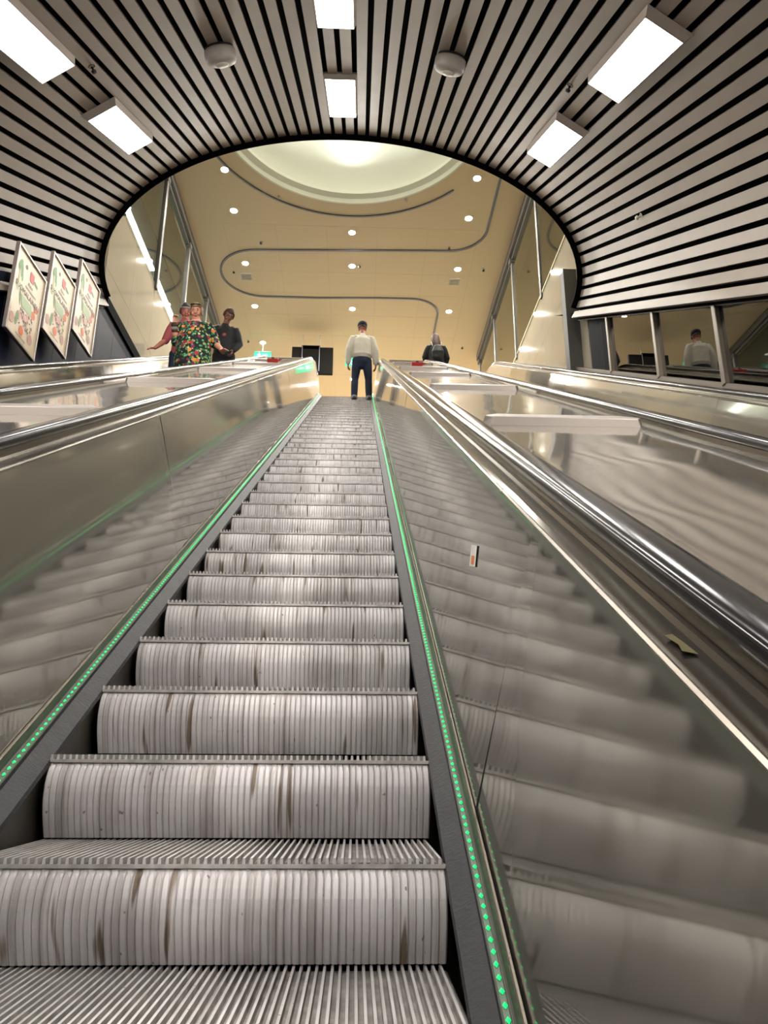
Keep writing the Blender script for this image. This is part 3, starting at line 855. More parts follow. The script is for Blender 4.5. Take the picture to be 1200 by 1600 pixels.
ART = {'leaf': mat('print_leaf', '#5d8a4e', 0.5), 'stem': mat('print_stem', '#d8dcae', 0.5), 'tomato': mat('print_tomato', '#e0683a', 0.5), 'red': mat('print_red', '#cf4648', 0.5),
       'pale_green': mat('print_pale_green', '#a3b888', 0.5), 'brown': mat('print_brown', '#6d4a3c', 0.5), 'badge': mat('print_badge', '#b78f7c', 0.5), 'pink': mat('print_pink', '#d8a592', 0.5),
       'text': mat('print_dark_text', '#4d3d36', 0.5), 'text2': mat('print_grey_text', '#7a7263', 0.5)}
M['sheet'] = mat('poster_sheet', '#cdb995', 0.35, 0, 0.5)
M['alu'] = mat('poster_frame', '#b0a59c', 0.35, 0.5)
def make_poster():
    r = empty('poster')
    hw, hh, fw = 0.40, 0.56, 0.028
    bm = bmesh.new()
    for a in ((-hw, -hw+fw, -hh, hh), (hw-fw, hw, -hh, hh), (-hw+fw, hw-fw, hh-fw, hh), (-hw+fw, hw-fw, -hh, -hh+fw)):
        box(bm, -0.03, 0.018, a[0], a[1], a[2], a[3])
    bevel(bm, 0.004, 1)
    mesh_obj('frame', bm, M['alu'], r)
    bm = bmesh.new(); box(bm, -0.025, 0.0, -hw+fw, hw-fw, -hh+fw, hh-fw)
    sh = mesh_obj('sheet', bm, M['sheet'], r)
    poster_art(r, sh)
    bm = bmesh.new(); box(bm, -0.09, -0.03, -0.05, 0.05, -0.15, 0.15); mesh_obj('wall_bracket', bm, M['dark'], r)
    return r
po = make_poster()
plabs = ['nearest and largest-looking of the three tilted food posters on the left', 'middle one of the three food posters on the left wall', 'farthest food poster, next to the arch on the left wall']
for i, (y, z) in enumerate(((8.01, 5.07), (8.88, 5.58), (9.75, 6.09))):
    o = po if i == 0 else dup(po, (0, 0, 0))
    o.location = (-3.94, y, z + CZ)
    tag(o, plabs[i], 'poster', 'food posters on the left wall')

# ------------------------------------------------------------------ upper hall
HZ = 11.8 + CZ; HXL, HXR = -4.13, 3.66
HCX = -0.25; DY, DR = 11.63, 2.66
Y_N, Y_F = 8.6, 27.0
bm = bmesh.new(); n = 96
inn, out = [], []
for k in range(n):
    a = 2*PI*k/n; c, s = math.cos(a), math.sin(a)
    inn.append(bm.verts.new((HCX + DR*c, DY + DR*s, HZ)))
    f = min((HXR-HCX)/abs(c) if abs(c) > 1e-6 else 1e9, ((Y_F-DY) if s > 0 else (DY-Y_N))/abs(s) if abs(s) > 1e-6 else 1e9)
    out.append(bm.verts.new((HCX + f*c, DY + f*s, HZ)))
for k in range(n): bm.faces.new((inn[k], inn[(k+1) % n], out[(k+1) % n], out[k]))
# square the far corners
for sx in (HXL, HXR):
    for yy in (Y_F, Y_N):
        pass
quad(bm, [(HXL-0.2, Y_N, HZ+0.004), (HXR+0.2, Y_N, HZ+0.004), (HXR+0.2, DY-DR-0.05, HZ+0.004), (HXL-0.2, DY-DR-0.05, HZ+0.004)])
quad(bm, [(HXL-0.2, DY+DR+0.6, HZ+0.004), (HXR+0.2, DY+DR+0.6, HZ+0.004), (HXR+0.2, Y_F, HZ+0.004), (HXL-0.2, Y_F, HZ+0.004)])
hall_ceil = tag(mesh_obj('ceiling', bm, M['cream']), kind='structure')
# joints of the ceiling boards
bm = bmesh.new()
for x in [HCX + d for d in (-3.0, -1.8, -0.6, 0.6, 1.8, 3.0)]:
    box(bm, x-0.006, x+0.006, 15.1, Y_F, HZ-0.002, HZ+0.001)
for y in (15.1, 15.95, 16.9, 17.85, 18.9, 20, 21.2, 22.4, 24):
    box(bm, HCX-3.0, HCX+3.0, y-0.006, y+0.006, HZ-0.002, HZ+0.001)
mesh_obj('board_joints', bm, M['seam'], hall_ceil)
# dome
bm = bmesh.new()
prof = [(DR-0.16*math.sin(0)-0.14, 0.15)]
prof = [(DR-0.10, 0.17)] + [(DR*math.cos(PI/2*k/16)*1.0 + (-0.06 if k == 0 else 0), 0.18 + 1.25*math.sin(PI/2*k/16)) for k in range(1, 16)] + [(0, 1.43)]
prof[0] = (DR-0.02, 0.20)
lathe(bm, prof, 72, (HCX, DY, HZ))
dome = tag(mesh_obj('ceiling_dome', bm, M['dome'], None, True), kind='structure')
bm = bmesh.new(); lathe(bm, [(DR+0.03, -0.012), (DR-0.01, -0.012), (DR-0.012, 0.10), (DR-0.16, 0.12), (DR-0.165, 0.20), (DR, 0.21)], 72, (HCX, DY, HZ))
mesh_obj('dome_rim', bm, M['dome_rim'], dome)
for k in range(6):  # unseen lamps added inside the rim to brighten the dome
    a = 2*PI*(k+0.5)/6
    ld = bpy.data.lights.new('dome_fill_light', 'AREA'); ld.shape = 'DISK'; ld.size = 0.35; ld.energy = 15; ld.color = (1.0, 1.0, 0.92); ld.spread = math.radians(140)
    lo = bpy.data.objects.new('dome_fill_light', ld); COL.objects.link(lo)
    p = Vector((HCX + (DR-0.4)*math.cos(a), DY + (DR-0.4)*math.sin(a), HZ+0.20)); lo.location = p
    d = Vector((HCX, DY+0.3, HZ+1.4)) - p
    lo.rotation_euler = d.to_track_quat('-Z', 'Y').to_euler()

# tracks on the ceiling
def curve_track(name, pts_, label, width=0.030, closed=False):
    bm = bmesh.new(); z0, z1 = HZ-0.03, HZ+0.01
    rows = []
    for i, p in enumerate(pts_):
        a = pts_[max(i-1, 0)]; b = pts_[min(i+1, len(pts_)-1)]
        t = Vector((b[0]-a[0], b[1]-a[1])).normalized(); nn = Vector((-t.y, t.x))*width
        rows.append([bm.verts.new((p[0]+nn.x, p[1]+nn.y, z1)), bm.verts.new((p[0]+nn.x*0.8, p[1]+nn.y*0.8, z0)), bm.verts.new((p[0]-nn.x*0.8, p[1]-nn.y*0.8, z0)), bm.verts.new((p[0]-nn.x, p[1]-nn.y, z1))])
    for A, B in zip(rows, rows[1:]):
        for k in range(3): bm.faces.new((A[k], A[k+1], B[k+1], B[k]))
    bm.faces.new(rows[0]); bm.faces.new(rows[-1])
    return tag(mesh_obj(name, bm, M['track']), label, 'ceiling track')
def arc(cx, cy, r, a0, a1, n=14):
    return [(cx + r*math.cos(a0+(a1-a0)*k/n), cy + r*math.sin(a0+(a1-a0)*k/n)) for k in range(n+1)]
S1 = [(2.90, 12.2), (2.94, 13.2), (2.93, 14.9)] + arc(2.13, 15.1, 0.80, 0.0, PI/2) + [(0, 16.0)] + arc(-2.65, 17.0, 1.0, PI/2, PI/2) 
S1 = [(2.90, 12.0), (2.93, 13.2), (2.93, 14.9)] + arc(2.10, 15.05, 0.83, 0.0, PI/2) + [(1.0, 15.92), (-1.2, 16.05)] + arc(-2.62, 17.08, 1.0, PI/2, 3*PI/2, 22)
S1 = [p if i < 18 + 2 else p for i, p in enumerate(S1)]
S1 += [(-1.2, 18.05), (0.5, 17.98)] + arc(1.36, 18.75, 0.77, -PI/2, 0.0) + [(2.13, 19.6), (2.12, 21.6), (2.12, 24.0)]
# arc order: the U-turn runs from its top (y small side) to its far side
S1 = [(2.90, 12.0), (2.93, 13.2), (2.93, 14.9)] + arc(2.10, 15.05, 0.83, 0.0, PI/2) + [(1.0, 15.92), (-1.2, 16.0)] + arc(-2.60, 17.04, 1.0, -PI/2, -3*PI/2, 22) + [(-1.2, 18.04), (0.5, 17.98)] + arc(1.36, 18.75, 0.77, -PI/2, 0.0) + [(2.13, 19.6), (2.12, 21.6), (2.12, 24.0)]
curve_track('ceiling_track', S1, 'thin grey track winding in an S across the cream hall ceiling')
curve_track('ceiling_track', arc(HCX, DY, 3.09, math.radians(162), math.radians(44), 40), 'thin grey curved track following the rim of the bright dome', 0.022)

# downlights
def make_downlight():
    r = empty('downlight')
    bm = bmesh.new(); lathe(bm, [(0.105, 0.0), (0.10, -0.010), (0.074, -0.012), (0.070, 0.005)], 24); mesh_obj('ring', bm, M['plastic_w'], r)
    bm = bmesh.new(); lathe(bm, [(0.070, -0.006), (0.04, -0.014), (0, -0.016)], 24); mesh_obj('lens', bm, M['down'], r)
    return r
dl = make_downlight(); used = False
rows = [('left', -2.93, (13.37, 14.65, 16.6, 18.53, 20.48, 22.7, 24.8)), ('middle', -0.25, (15.30, 16.6, 18.55, 20.5, 22.7, 24.8)), ('right', 2.43, (13.40, 14.68, 16.62, 18.56, 20.5, 22.7, 24.8))]
for nm, x, ys in rows:
    for i, y in enumerate(ys):
        o = dl if not used else dup(dl, (0, 0, 0)); used = True
        o.location = (x, y, HZ)
        tag(o, '%s downlight from the arch in the %s row of the cream hall ceiling' % (ORD[i], nm), 'downlight', 'downlights of the hall ceiling')
# small vents and sprinkler heads on the hall ceiling
def vent(x, y, label):
    r = empty('ceiling_vent', label, 'vent', (x, y, HZ), 'white vents on the hall ceiling')
    bm = bmesh.new(); box(bm, -0.15, 0.15, -0.15, 0.15, -0.015, 0.0); bevel(bm, 0.004, 1); mesh_obj('plate', bm, M['plastic_w'], r)
    bm = bmesh.new()
    for k in range(7): box(bm, -0.12, 0.12, -0.12+k*0.037, -0.105+k*0.037, -0.020, -0.015)
    mesh_obj('grille', bm, M['plastic'], r)
vent(-2.98, 17.17, 'small white vent on the hall ceiling inside the left loop of the track')
vent(2.41, 17.16, 'small white vent on the hall ceiling right of the track loop')
for x, y, lab in ((-2.44, 15.75, 'dark sprinkler head above the left loop of the ceiling track'), (-0.06, 16.58, 'dark sprinkler head beside the middle downlight'),
                  (3.08, 16.6, 'dark sprinkler head near the right glass wall'), (2.11, 15.77, 'dark sprinkler head near the right bend of the ceiling track'),
                  (-1.86, 14.15, 'sprinkler head left of the dome rim track'), (0.96, 14.11, 'sprinkler head right of the dome front'),
                  (3.06, 20.5, 'dark sprinkler head above the woman with the backpack'), (-3.27, 16.95, 'dark sprinkler head inside the left end of the track loop'), (-3.35, 20.4, 'dark sprinkler head left of the last left downlight')):
    r = empty('sprinkler_head', lab, 'sprinkler', (x, y, HZ), 'sprinkler heads of the hall ceiling')
    bm = bmesh.new(); lathe(bm, [(0, -0.06), (0.03, -0.055), (0.034, -0.04), (0.012, -0.035), (0.012, 0)], 12); mesh_obj('head', bm, M['dark'] if 'dark' in lab else M['plastic'], r)
    bm = bmesh.new(); lathe(bm, [(0.045, 0.02), (0.045, 0), (0.04, -0.008), (0, -0.008)], 12); mesh_obj('collar', bm, M['plastic_w'], r)

# landing floor, far walls, bulkhead over the mouth
ly = frame(T1+LT+0.2)[0]
bm = bmesh.new()
quad(bm, [(HXL-0.2, ly+1.2, LAND_Z), (HXR+0.2, ly+1.2, LAND_Z), (HXR+0.2, Y_F, LAND_Z), (HXL-0.2, Y_F, LAND_Z)])
for e in (CX-SP, CX, CX+SP):
    quad(bm, [(e-0.53, ly+0.2, LAND_Z+0.002), (e+0.53, ly+0.2, LAND_Z+0.002), (e+0.53, ly+1.25, LAND_Z+0.002), (e-0.53, ly+1.25, LAND_Z+0.002)])
tag(mesh_obj('floor', bm, M['floor']), kind='structure')
bm = bmesh.new(); quad(bm, [(HXL-3, Y_F, LAND_Z), (HXR+3, Y_F, LAND_Z), (HXR+3, Y_F, HZ+3), (HXL-3, Y_F, HZ+3)])
tag(mesh_obj('wall_far', bm, M['cream']), kind='structure')
bm = bmesh.new()
arcp = ellpts(VA+0.2, VB+0.2, 40, -0.2, PI+0.2)
for (x0, p0, _), (x1, p1, _) in zip(arcp, arcp[1:]):
    a, b = W(x0, DA+0.10, p0), W(x1, DA+0.10, p1)
    quad(bm, [a, b, (b.x, b.y-0.0, HZ+0.4), (a.x, a.y, HZ+0.4)])
tag(mesh_obj('wall_bulkhead', bm, M['cream']), kind='structure')

# side walls of the hall: glossy cream parapet with glass above
PAR_Z = 9.0 + CZ
def parapet(x, sg, name, zlow):
    bm = bmesh.new()
    ys = [10.78 + 1.32*k for k in range(13)]
    zj = [zlow, 7.55+CZ, PAR_Z] if sg < 0 else [zlow, 7.95+CZ, PAR_Z]
    for a, b in zip(ys, ys[1:]):
        for c, d in zip(zj, zj[1:]):
            g = 0.003
            box(bm, min(x, x+sg*0.03), max(x, x+sg*0.03), a+g, b-g, c+g, d-g)
    box(bm, min(x+sg*0.02, x+sg*0.12), max(x+sg*0.02, x+sg*0.12), ys[0], ys[-1], zlow, PAR_Z-0.01)
    return tag(mesh_obj(name, bm, M['cream_gloss']), kind='structure')
parapet(HXL, -1, 'wall_hall_left', 6.98+CZ)
parapet(HXR, 1, 'wall_hall_right', 5.0+CZ)
# black ledge under the left parapet
bm = bmesh.new(); box(bm, HXL-0.1, HXL+0.09, 10.8, 17.0, 6.80+CZ, 6.985+CZ)
tag(mesh_obj('trim_ledge', bm, M['rim']), kind='structure')
def glazing(x, sg, posts_, y_end, num, name):
    bm = bmesh.new()
    xo = x + sg*0.06
    box(bm, x-0.10, x+0.10, 9.0, y_end, HZ-0.20, HZ-0.005)
    box(bm, x-0.03, x+0.03, 9.0, y_end, HZ-0.27, HZ-0.20)
    if sg > 0:
        pass
    fr = tag(mesh_obj('window_frame_%s' % name, bm, M['grey_metal']), kind='structure')
    for y in posts_:
        bm = bmesh.new(); box(bm, x-0.03, x+0.05, y-0.055, y+0.055, PAR_Z-0.12, HZ-0.2); bevel(bm, 0.008, 1)
        mesh_obj('mullion', bm, M['grey_metal'], fr)
        bm = bmesh.new(); box(bm, x-0.07, x+0.07, y-0.09, y+0.09, HZ-0.32, HZ-0.18); bevel(bm, 0.01, 1)
        mesh_obj('clamp', bm, M['grey_metal'], fr)
    bm = bmesh.new(); box(bm, x-0.008, x+0.008, 9.0, y_end, PAR_Z-0.10, HZ-0.18)
    tag(mesh_obj('window_%d' % num, bm, M['glass']), kind='structure')
glazing(HXL, -1, [11.2, 13.42, 15.65, 17.9, 20.2], 24.5, 11, 'left')
glazing(HXR, 1, [11.2, 13.40, 15.9, 18.4, 20.9], 20.95, 12, 'right')
# pale sill strip on the right parapet
bm = bmesh.new(); box(bm, HXR-0.012, HXR+0.06, 9.9, 20.9, PAR_Z-0.03, PAR_Z+0.012)
tag(mesh_obj('trim_sill', bm, mat('sill_cream', '#c4b98c', 0.7)), kind='structure')

# side passages beyond the glass
bm = bmesh.new()
xl = HXL-1.1
quad(bm, [(xl, 8, 9.0+CZ), (xl, Y_F, 9.0+CZ), (xl, Y_F, 12.5+CZ), (xl, 8, 12.5+CZ)], 0)
quad(bm, [(xl+0.02, 8, 12.5+CZ), (xl+0.02, Y_F, 12.5+CZ), (xl+0.02, Y_F, 15.5+CZ), (xl+0.02, 8, 15.5+CZ)], 1)  # upper part coloured as the cream reflection in the glass
quad(bm, [(xl, 8, 15.5+CZ), (HXL, 8, 15.5+CZ), (HXL, Y_F, 15.5+CZ), (xl, Y_F, 15.5+CZ)], 1)
quad(bm, [(xl, 8, 8.9+CZ), (HXL-0.1, 8, 8.9+CZ), (HXL-0.1, Y_F, 8.9+CZ), (xl, Y_F, 8.9+CZ)], 0)
quad(bm, [(xl, 8, 8.9+CZ), (HXL, 8, 8.9+CZ), (HXL, 8, 15.5+CZ), (xl, 8, 15.5+CZ)], 1)
tag(mesh_obj('wall_passage_left', bm, [M['corr_grey'], M['corr_reflection']]), kind='structure')
for i, (a, b) in enumerate(((13.9, 16.35), (16.75, 19.5))):
    r = empty('tube_light', ['upper long white tube light behind the left glass wall', 'lower long white tube light behind the left glass wall'][i], 'tube light', (xl+0.09, (a+b)/2, 11.36+CZ), 'tube lights behind the left glass')
    bm = bmesh.new(); box(bm, -0.05, 0.05, -(b-a)/2, (b-a)/2, -0.03, 0.03); mesh_obj('lamp', bm, M['tube'], r)
    bm = bmesh.new(); box(bm, -0.09, -0.05, -(b-a)/2-0.02, (b-a)/2+0.02, -0.05, 0.05); mesh_obj('holder', bm, M['plastic_w'], r)
bm = bmesh.new(); xr = HXR+1.3
quad(bm, [(xr, 8, 8.9+CZ), (xr, Y_F, 8.9+CZ), (xr, Y_F, 14.5+CZ), (xr, 8, 14.5+CZ)])
quad(bm, [(xr, 8, 14.5+CZ), (HXR, 8, 14.5+CZ), (HXR, Y_F, 14.5+CZ), (xr, Y_F, 14.5+CZ)])
quad(bm, [(xr, 8, 8.9+CZ), (HXR+0.1, 8, 8.9+CZ), (HXR+0.1, Y_F, 8.9+CZ), (xr, Y_F, 8.9+CZ)])
quad(bm, [(xr, 8, 8.9+CZ), (HXR, 8, 8.9+CZ), (HXR, 8, 14.5+CZ), (xr, 8, 14.5+CZ)])
tag(mesh_obj('wall_passage_right', bm, mat('passage_right', '#b7ad93', 0.5)), kind='structure')

# hanging display board and exit signs
r = empty('display_board', 'black display board hanging at the hall end, left of the white-shirted man', 'display board', (-1.40, 20.0, HZ))
bm = bmesh.new(); box(bm, -0.60, 0.60, -0.05, 0.06, -1.28, -0.42); bevel(bm, 0.01, 1); mesh_obj('screen', bm, mat('screen_face', '#1b1a18', 0.7, 0, 0.08), r)
bm = bmesh.new(); box(bm, -0.32, 0.22, -0.07, -0.05, -0.48, -0.38); mesh_obj('yoke', bm, M['void'], r)
for x in (-0.30, 0.20):
    bm = bmesh.new(); tube(bm, [(x, -0.075, -1.20), (x, -0.075, -0.40)], 0.012); mesh_obj('rod', bm, M['track'], r)
    bm = bmesh.new(); tube(bm, [(x, 0.0, -0.42), (x, 0.0, 0.0)], 0.015); mesh_obj('hanger', bm, M['plastic_w'], r)
def exit_sign(x, y, z, w, h, label):
    r = empty('exit_sign', label, 'exit sign', (x, y, z), 'green exit signs')
    bm = bmesh.new(); box(bm, -w/2, w/2, -0.025, 0.025, -h/2, h/2); bevel(bm, 0.006, 1); mesh_obj('lit_box', bm, M['exit'], r)
    bm = bmesh.new(); box(bm, -w/2-0.01, w/2+0.01, -0.03, 0.03, h/2, h/2+0.02); mesh_obj('top_rail', bm, M['plastic'], r)
    k = h/0.24
    # running figure, door and arrow
    bm = bmesh.new()
    def q(pp): quad(bm, [(a*k - w*0.22, -0.027, b*k) for a, b in pp])
    q([(-0.02, 0.02), (0.02, 0.05), (0.04, -0.02), (0.0, -0.03)]); q([(0.0, -0.03), (0.03, -0.02), (0.06, -0.09), (0.04, -0.09)]); q([(-0.0, -0.02), (-0.03, -0.05), (-0.07, -0.05), (-0.07, -0.065), (-0.02, -0.07), (0.02, -0.03)])
    q([(-0.02, 0.03), (-0.06, 0.01), (-0.055, -0.005), (-0.01, 0.015)]); q([(0.02, 0.05), (0.06, 0.015), (0.055, 0.0), (0.015, 0.03)])
    q([(0.02 + 0.018*math.cos(a), 0.075 + 0.018*math.sin(a)) for a in [2*PI*j/10 for j in range(10)]])
    mesh_obj('running_figure', bm, M['exit_w'], r)
    bm = bmesh.new()
    quad(bm, [(w*0.02, -0.027, 0.012*k), (w*0.22, -0.027, 0.012*k), (w*0.22, -0.027, -0.012*k), (w*0.02, -0.027, -0.012*k)])
    quad(bm, [(w*0.20, -0.027, 0.045*k), (w*0.33, -0.027, 0.0), (w*0.20, -0.027, -0.045*k)])
    mesh_obj('arrow', bm, M['exit_w'], r)
    bm = bmesh.new(); tube(bm, [(0, 0, h/2+0.015), (0, 0, HZ-z)], 0.012); mesh_obj('hanger', bm, M['plastic'], r)
exit_sign(-2.92, 20.5, 11.37+CZ, 0.50, 0.22, 'green exit sign on the left, above the steel deck near the hall end')
exit_sign(-0.20, 20.5, 11.22+CZ, 0.52, 0.27, 'green exit sign half hidden behind the man in the white shirt')

# ------------------------------------------------------------------ lower lobby behind the viewer
lby = frame(T0-LB-FLAT0)[0]
bm = bmesh.new()
quad(bm, [(-6, -16, LOW_Z), (6, -16, LOW_Z), (6, lby, LOW_Z), (-6, lby, LOW_Z)])
tag(mesh_obj('floor', bm, M['floor']), kind='structure')
bm = bmesh.new(); zt = 5.0
quad(bm, [(-6, -16, LOW_Z), (6, -16, LOW_Z), (6, -16, zt), (-6, -16, zt)])
quad(bm, [(-6, -16, LOW_Z), (-6, -2.0, LOW_Z), (-6, -2.0, zt), (-6, -16, zt)])
quad(bm, [(6, -16, LOW_Z), (6, -2.0, LOW_Z), (6, -2.0, zt), (6, -16, zt)])
tag(mesh_obj('wall_lobby', bm, M['lobby']), kind='structure')
bm = bmesh.new(); quad(bm, [(-6, -16, zt-1.6), (6, -16, zt-1.6), (6, W(0, D_LO, 2.0).y, zt-1.6), (-6, W(0, D_LO, 2.0).y, zt-1.6)])
tag(mesh_obj('ceiling_lobby', bm, M['lobby']), kind='structure')

# ------------------------------------------------------------------ people
def rotm(pitch=0.0, yaw=0.0, roll=0.0):
    return Matrix.Rotation(yaw, 3, 'Z') @ Matrix.Rotation(pitch, 3, 'X') @ Matrix.Rotation(roll, 3, 'Y')

def head_geo(bm, c, R, s=1.0):
    """head looking along +y before R is applied; c = centre of the skull"""
    c = Vector(c)
    res = bmesh.ops.create_icosphere(bm, subdivisions=4, radius=1.0)
    for v in res['verts']:
        x, y, z = v.co
        X, Y, Z = x*0.079, y*0.094, z*0.110
        if z < 0:
            X *= 1 - 0.34*(-z)**1.6
            if y < 0: Y *= 1 - 0.45*(-z)
            else: Y *= 1 - 0.10*(-z)
        if y > 0.55 and 0.0 < z < 0.25 and 0.18 < abs(x) < 0.5: Y -= 0.007       # eye sockets
        if y > 0.5 and 0.25 < z < 0.42: Y += 0.003
        v.co = c + R @ (Vector((X, Y, Z))*s)
    def bl(p, r): ball(bm, c + R @ (Vector(p)*s), tuple(a*s for a in r), 2, R)
    bl((0, 0.096, -0.012), (0.011, 0.014, 0.026)); bl((0, 0.102, -0.026), (0.017, 0.012, 0.011))       # nose
    bl((0, 0.084, -0.098), (0.026, 0.020, 0.016))                                                      # chin
    bl((0, 0.088, -0.060), (0.024, 0.010, 0.011))                                                      # mouth
    for sx in (-1, 1): bl((sx*0.076, -0.004, -0.008), (0.012, 0.020, 0.033)); bl((sx*0.036, 0.070, -0.035), (0.022, 0.016, 0.022))

def hand_geo(bm, wrist, d, palm, side, curl=0.5, s=1.0):
    """d = direction of the fingers, palm = palm normal, side = +1/-1 thumb side along d x palm"""
    w = Vector(wrist); d = Vector(d).normalized(); p = Vector(palm); p = (p - d*p.dot(d)).normalized(); t = d.cross(p)*side
    loft(bm, [w - d*0.01*s, w + d*0.035*s, w + d*0.088*s], [(0.026*s, 0.018*s), (0.038*s, 0.016*s), (0.040*s, 0.014*s)], 10, True, t)
    for i, (off, ln) in enumerate(((0.030, 0.068), (0.010, 0.078), (-0.010, 0.072), (-0.029, 0.056))):
        q = w + d*0.088*s + t*off*s
        pts_ = [q]
        a = 0
        for j, f in enumerate((0.42, 0.33, 0.25)):
            a += curl*(0.7 + 0.15*j)
            q = q + (d*math.cos(a) + p*math.sin(a))*ln*f*s
            pts_.append(q)
        loft(bm, pts_, [0.0098*s, 0.0092*s, 0.0086*s, 0.0075*s], 8)
    q = w + d*0.025*s + t*0.032*s
    td = (d*0.62 + t*0.70 + p*0.35).normalized()
    loft(bm, [w + d*0.015*s + t*0.018*s, q + td*0.018*s, q + td*0.045*s, q + td*0.045*s + (d*0.85 + p*0.4 + t*0.15).normalized()*0.028*s], [0.014*s, 0.0125*s, 0.011*s, 0.009*s], 8)

def person(name, loc, yaw, label, J, skin, s=1.0):
    """J: joints in metres for a 1.80 m figure facing +y; returns root"""
    root = empty(name, label, 'person', loc, None, yaw)
    bm = bmesh.new()
    V = {k: Vector(v)*s for k, v in J.items() if not k.startswith('_')}
    sh = (V['shl'] + V['shr'])/2; hp = (V['hipl'] + V['hipr'])/2
    x = (V['shr']-V['shl']).normalized()
    g = J.get('_girth', 1.0)
    spine = [hp - Vector((0, 0, 0.05))*s, hp + (sh-hp)*0.25, hp + (sh-hp)*0.6, hp + (sh-hp)*0.9, sh + (V['neck']-sh)*0.3]
    loft(bm, spine, [(0.165*s*g, 0.115*s*g), (0.145*s*g, 0.105*s*g), (0.165*s*g, 0.115*s*g), (0.165*s, 0.10*s), (0.10*s, 0.075*s)], 16, True, x)
    loft(bm, [sh + (V['neck']-sh)*0.2, V['neck'], V['neck'] + (V['head']-V['neck'])*0.6], [0.062*s, 0.056*s, 0.055*s], 12)
    for a, b, c in (('shl', 'ell', 'wrl'), ('shr', 'elr', 'wrr')):
        m = V[a] + (V[b]-V[a])*0.45; m2 = V[b] + (V[c]-V[b])*0.35
        loft(bm, [V[a] + (sh-V[a])*0.25, V[a], m, V[b], m2, V[c]], [0.055*s, 0.056*s, 0.049*s, 0.041*s, 0.042*s, 0.027*s], 12)
    for a, b, c in (('hipl', 'knl', 'anl'), ('hipr', 'knr', 'anr')):
        m = V[b] + (V[c]-V[b])*0.35
        loft(bm, [V[a], V[a] + (V[b]-V[a])*0.5, V[b], m, V[c]], [0.088*s*g, 0.075*s*g, 0.056*s, 0.058*s, 0.038*s], 12)
        toe = Vector(J.get('_toe', (0, 0.19, 0)))*s
        loft(bm, [V[c] - Vector((0, 0.045, 0.045))*s, V[c] + toe*0.35 - Vector((0, 0, 0.05))*s, V[c] + toe*0.95 - Vector((0, 0, 0.062))*s], [(0.036*s, 0.038*s), (0.044*s, 0.036*s), (0.040*s, 0.022*s)], 10)
    R = rotm(*J['_head'])
    head_geo(bm, V['head'], R, s)
    for sd, w in (('l', 'wrl'), ('r', 'wrr')):
        dd, pp, cu = J['_hand'+sd]
        hand_geo(bm, V[w], dd, pp, -1 if sd == 'l' else 1, cu, s)
    remesh('body', bm, skin, root, 0.0065, 2)
    return root, V, R

def garment_top(root, V, s, m, sleeve=1.0, g=1.0, hem=0.0, ext=0.012, name='shirt', wide=0.0, neck=True):
    bm = bmesh.new()
    sh = (V['shl'] + V['shr'])/2; hp = (V['hipl'] + V['hipr'])/2; x = (V['shr']-V['shl']).normalized()
    lo = hp + Vector((0, 0, hem))
    e = ext
    spine = [lo, hp + (sh-hp)*0.25, hp + (sh-hp)*0.6, hp + (sh-hp)*0.88] + ([sh + (V['neck']-sh)*0.45] if neck else [])
    rad = [(0.172*s*g+e+wide, 0.125*s*g+e+wide), (0.160*s*g+e+wide, 0.118*s*g+e+wide), (0.172*s*g+e, 0.122*s*g+e), (0.160*s+e, 0.100*s+e)] + ([(0.085*s, 0.075*s)] if neck else [])
    loft(bm, spine, rad, 18, True, x)
    for a, b, c in (('shl', 'ell', 'wrl'), ('shr', 'elr', 'wrr')):
        dn = Vector((0, 0, -0.022*s))
        pts_ = [V[a] + (sh-V[a])*0.35 + dn*0.4, V[a] + dn, V[a] + (V[b]-V[a])*0.25 + dn*0.5, V[a] + (V[b]-V[a])*0.5]
        rr = [0.046*s+e, 0.052*s+e, 0.056*s+e, 0.055*s+e]
        if sleeve >= 0.5: pts_.append(V[b]); rr.append(0.050*s+e)
        if sleeve >= 1.0: pts_ += [V[b] + (V[c]-V[b])*0.5, V[b] + (V[c]-V[b])*0.93]; rr += [0.046*s+e, 0.036*s+e]
        loft(bm, pts_, rr, 14)
    return remesh(name, bm, m, root, 0.011, 3)

def garment_legs(root, V, s, m, g=1.0, name='trousers', top=0.03):
    bm = bmesh.new()
    hp = (V['hipl'] + V['hipr'])/2; x = (V['hipr']-V['hipl']).normalized()
    loft(bm, [hp - Vector((0, 0, 0.07))*s, hp + Vector((0, 0, 0.01))*s, hp + Vector((0, 0, top+0.05))*s], [(0.165*s*g+0.008, 0.118*s*g+0.008), (0.172*s*g+0.008, 0.122*s*g+0.008), (0.152*s*g+0.006, 0.11*s*g+0.006)], 18, True, x)
    for a, b, c in (('hipl', 'knl', 'anl'), ('hipr', 'knr', 'anr')):
        loft(bm, [V[a], V[a] + (V[b]-V[a])*0.5, V[b], V[b] + (V[c]-V[b])*0.4, V[c] + Vector((0, 0, 0.03))*s], [0.100*s*g, 0.088*s*g, 0.070*s, 0.070*s, 0.062*s], 14)
    return remesh(name, bm, m, root, 0.010, 3)

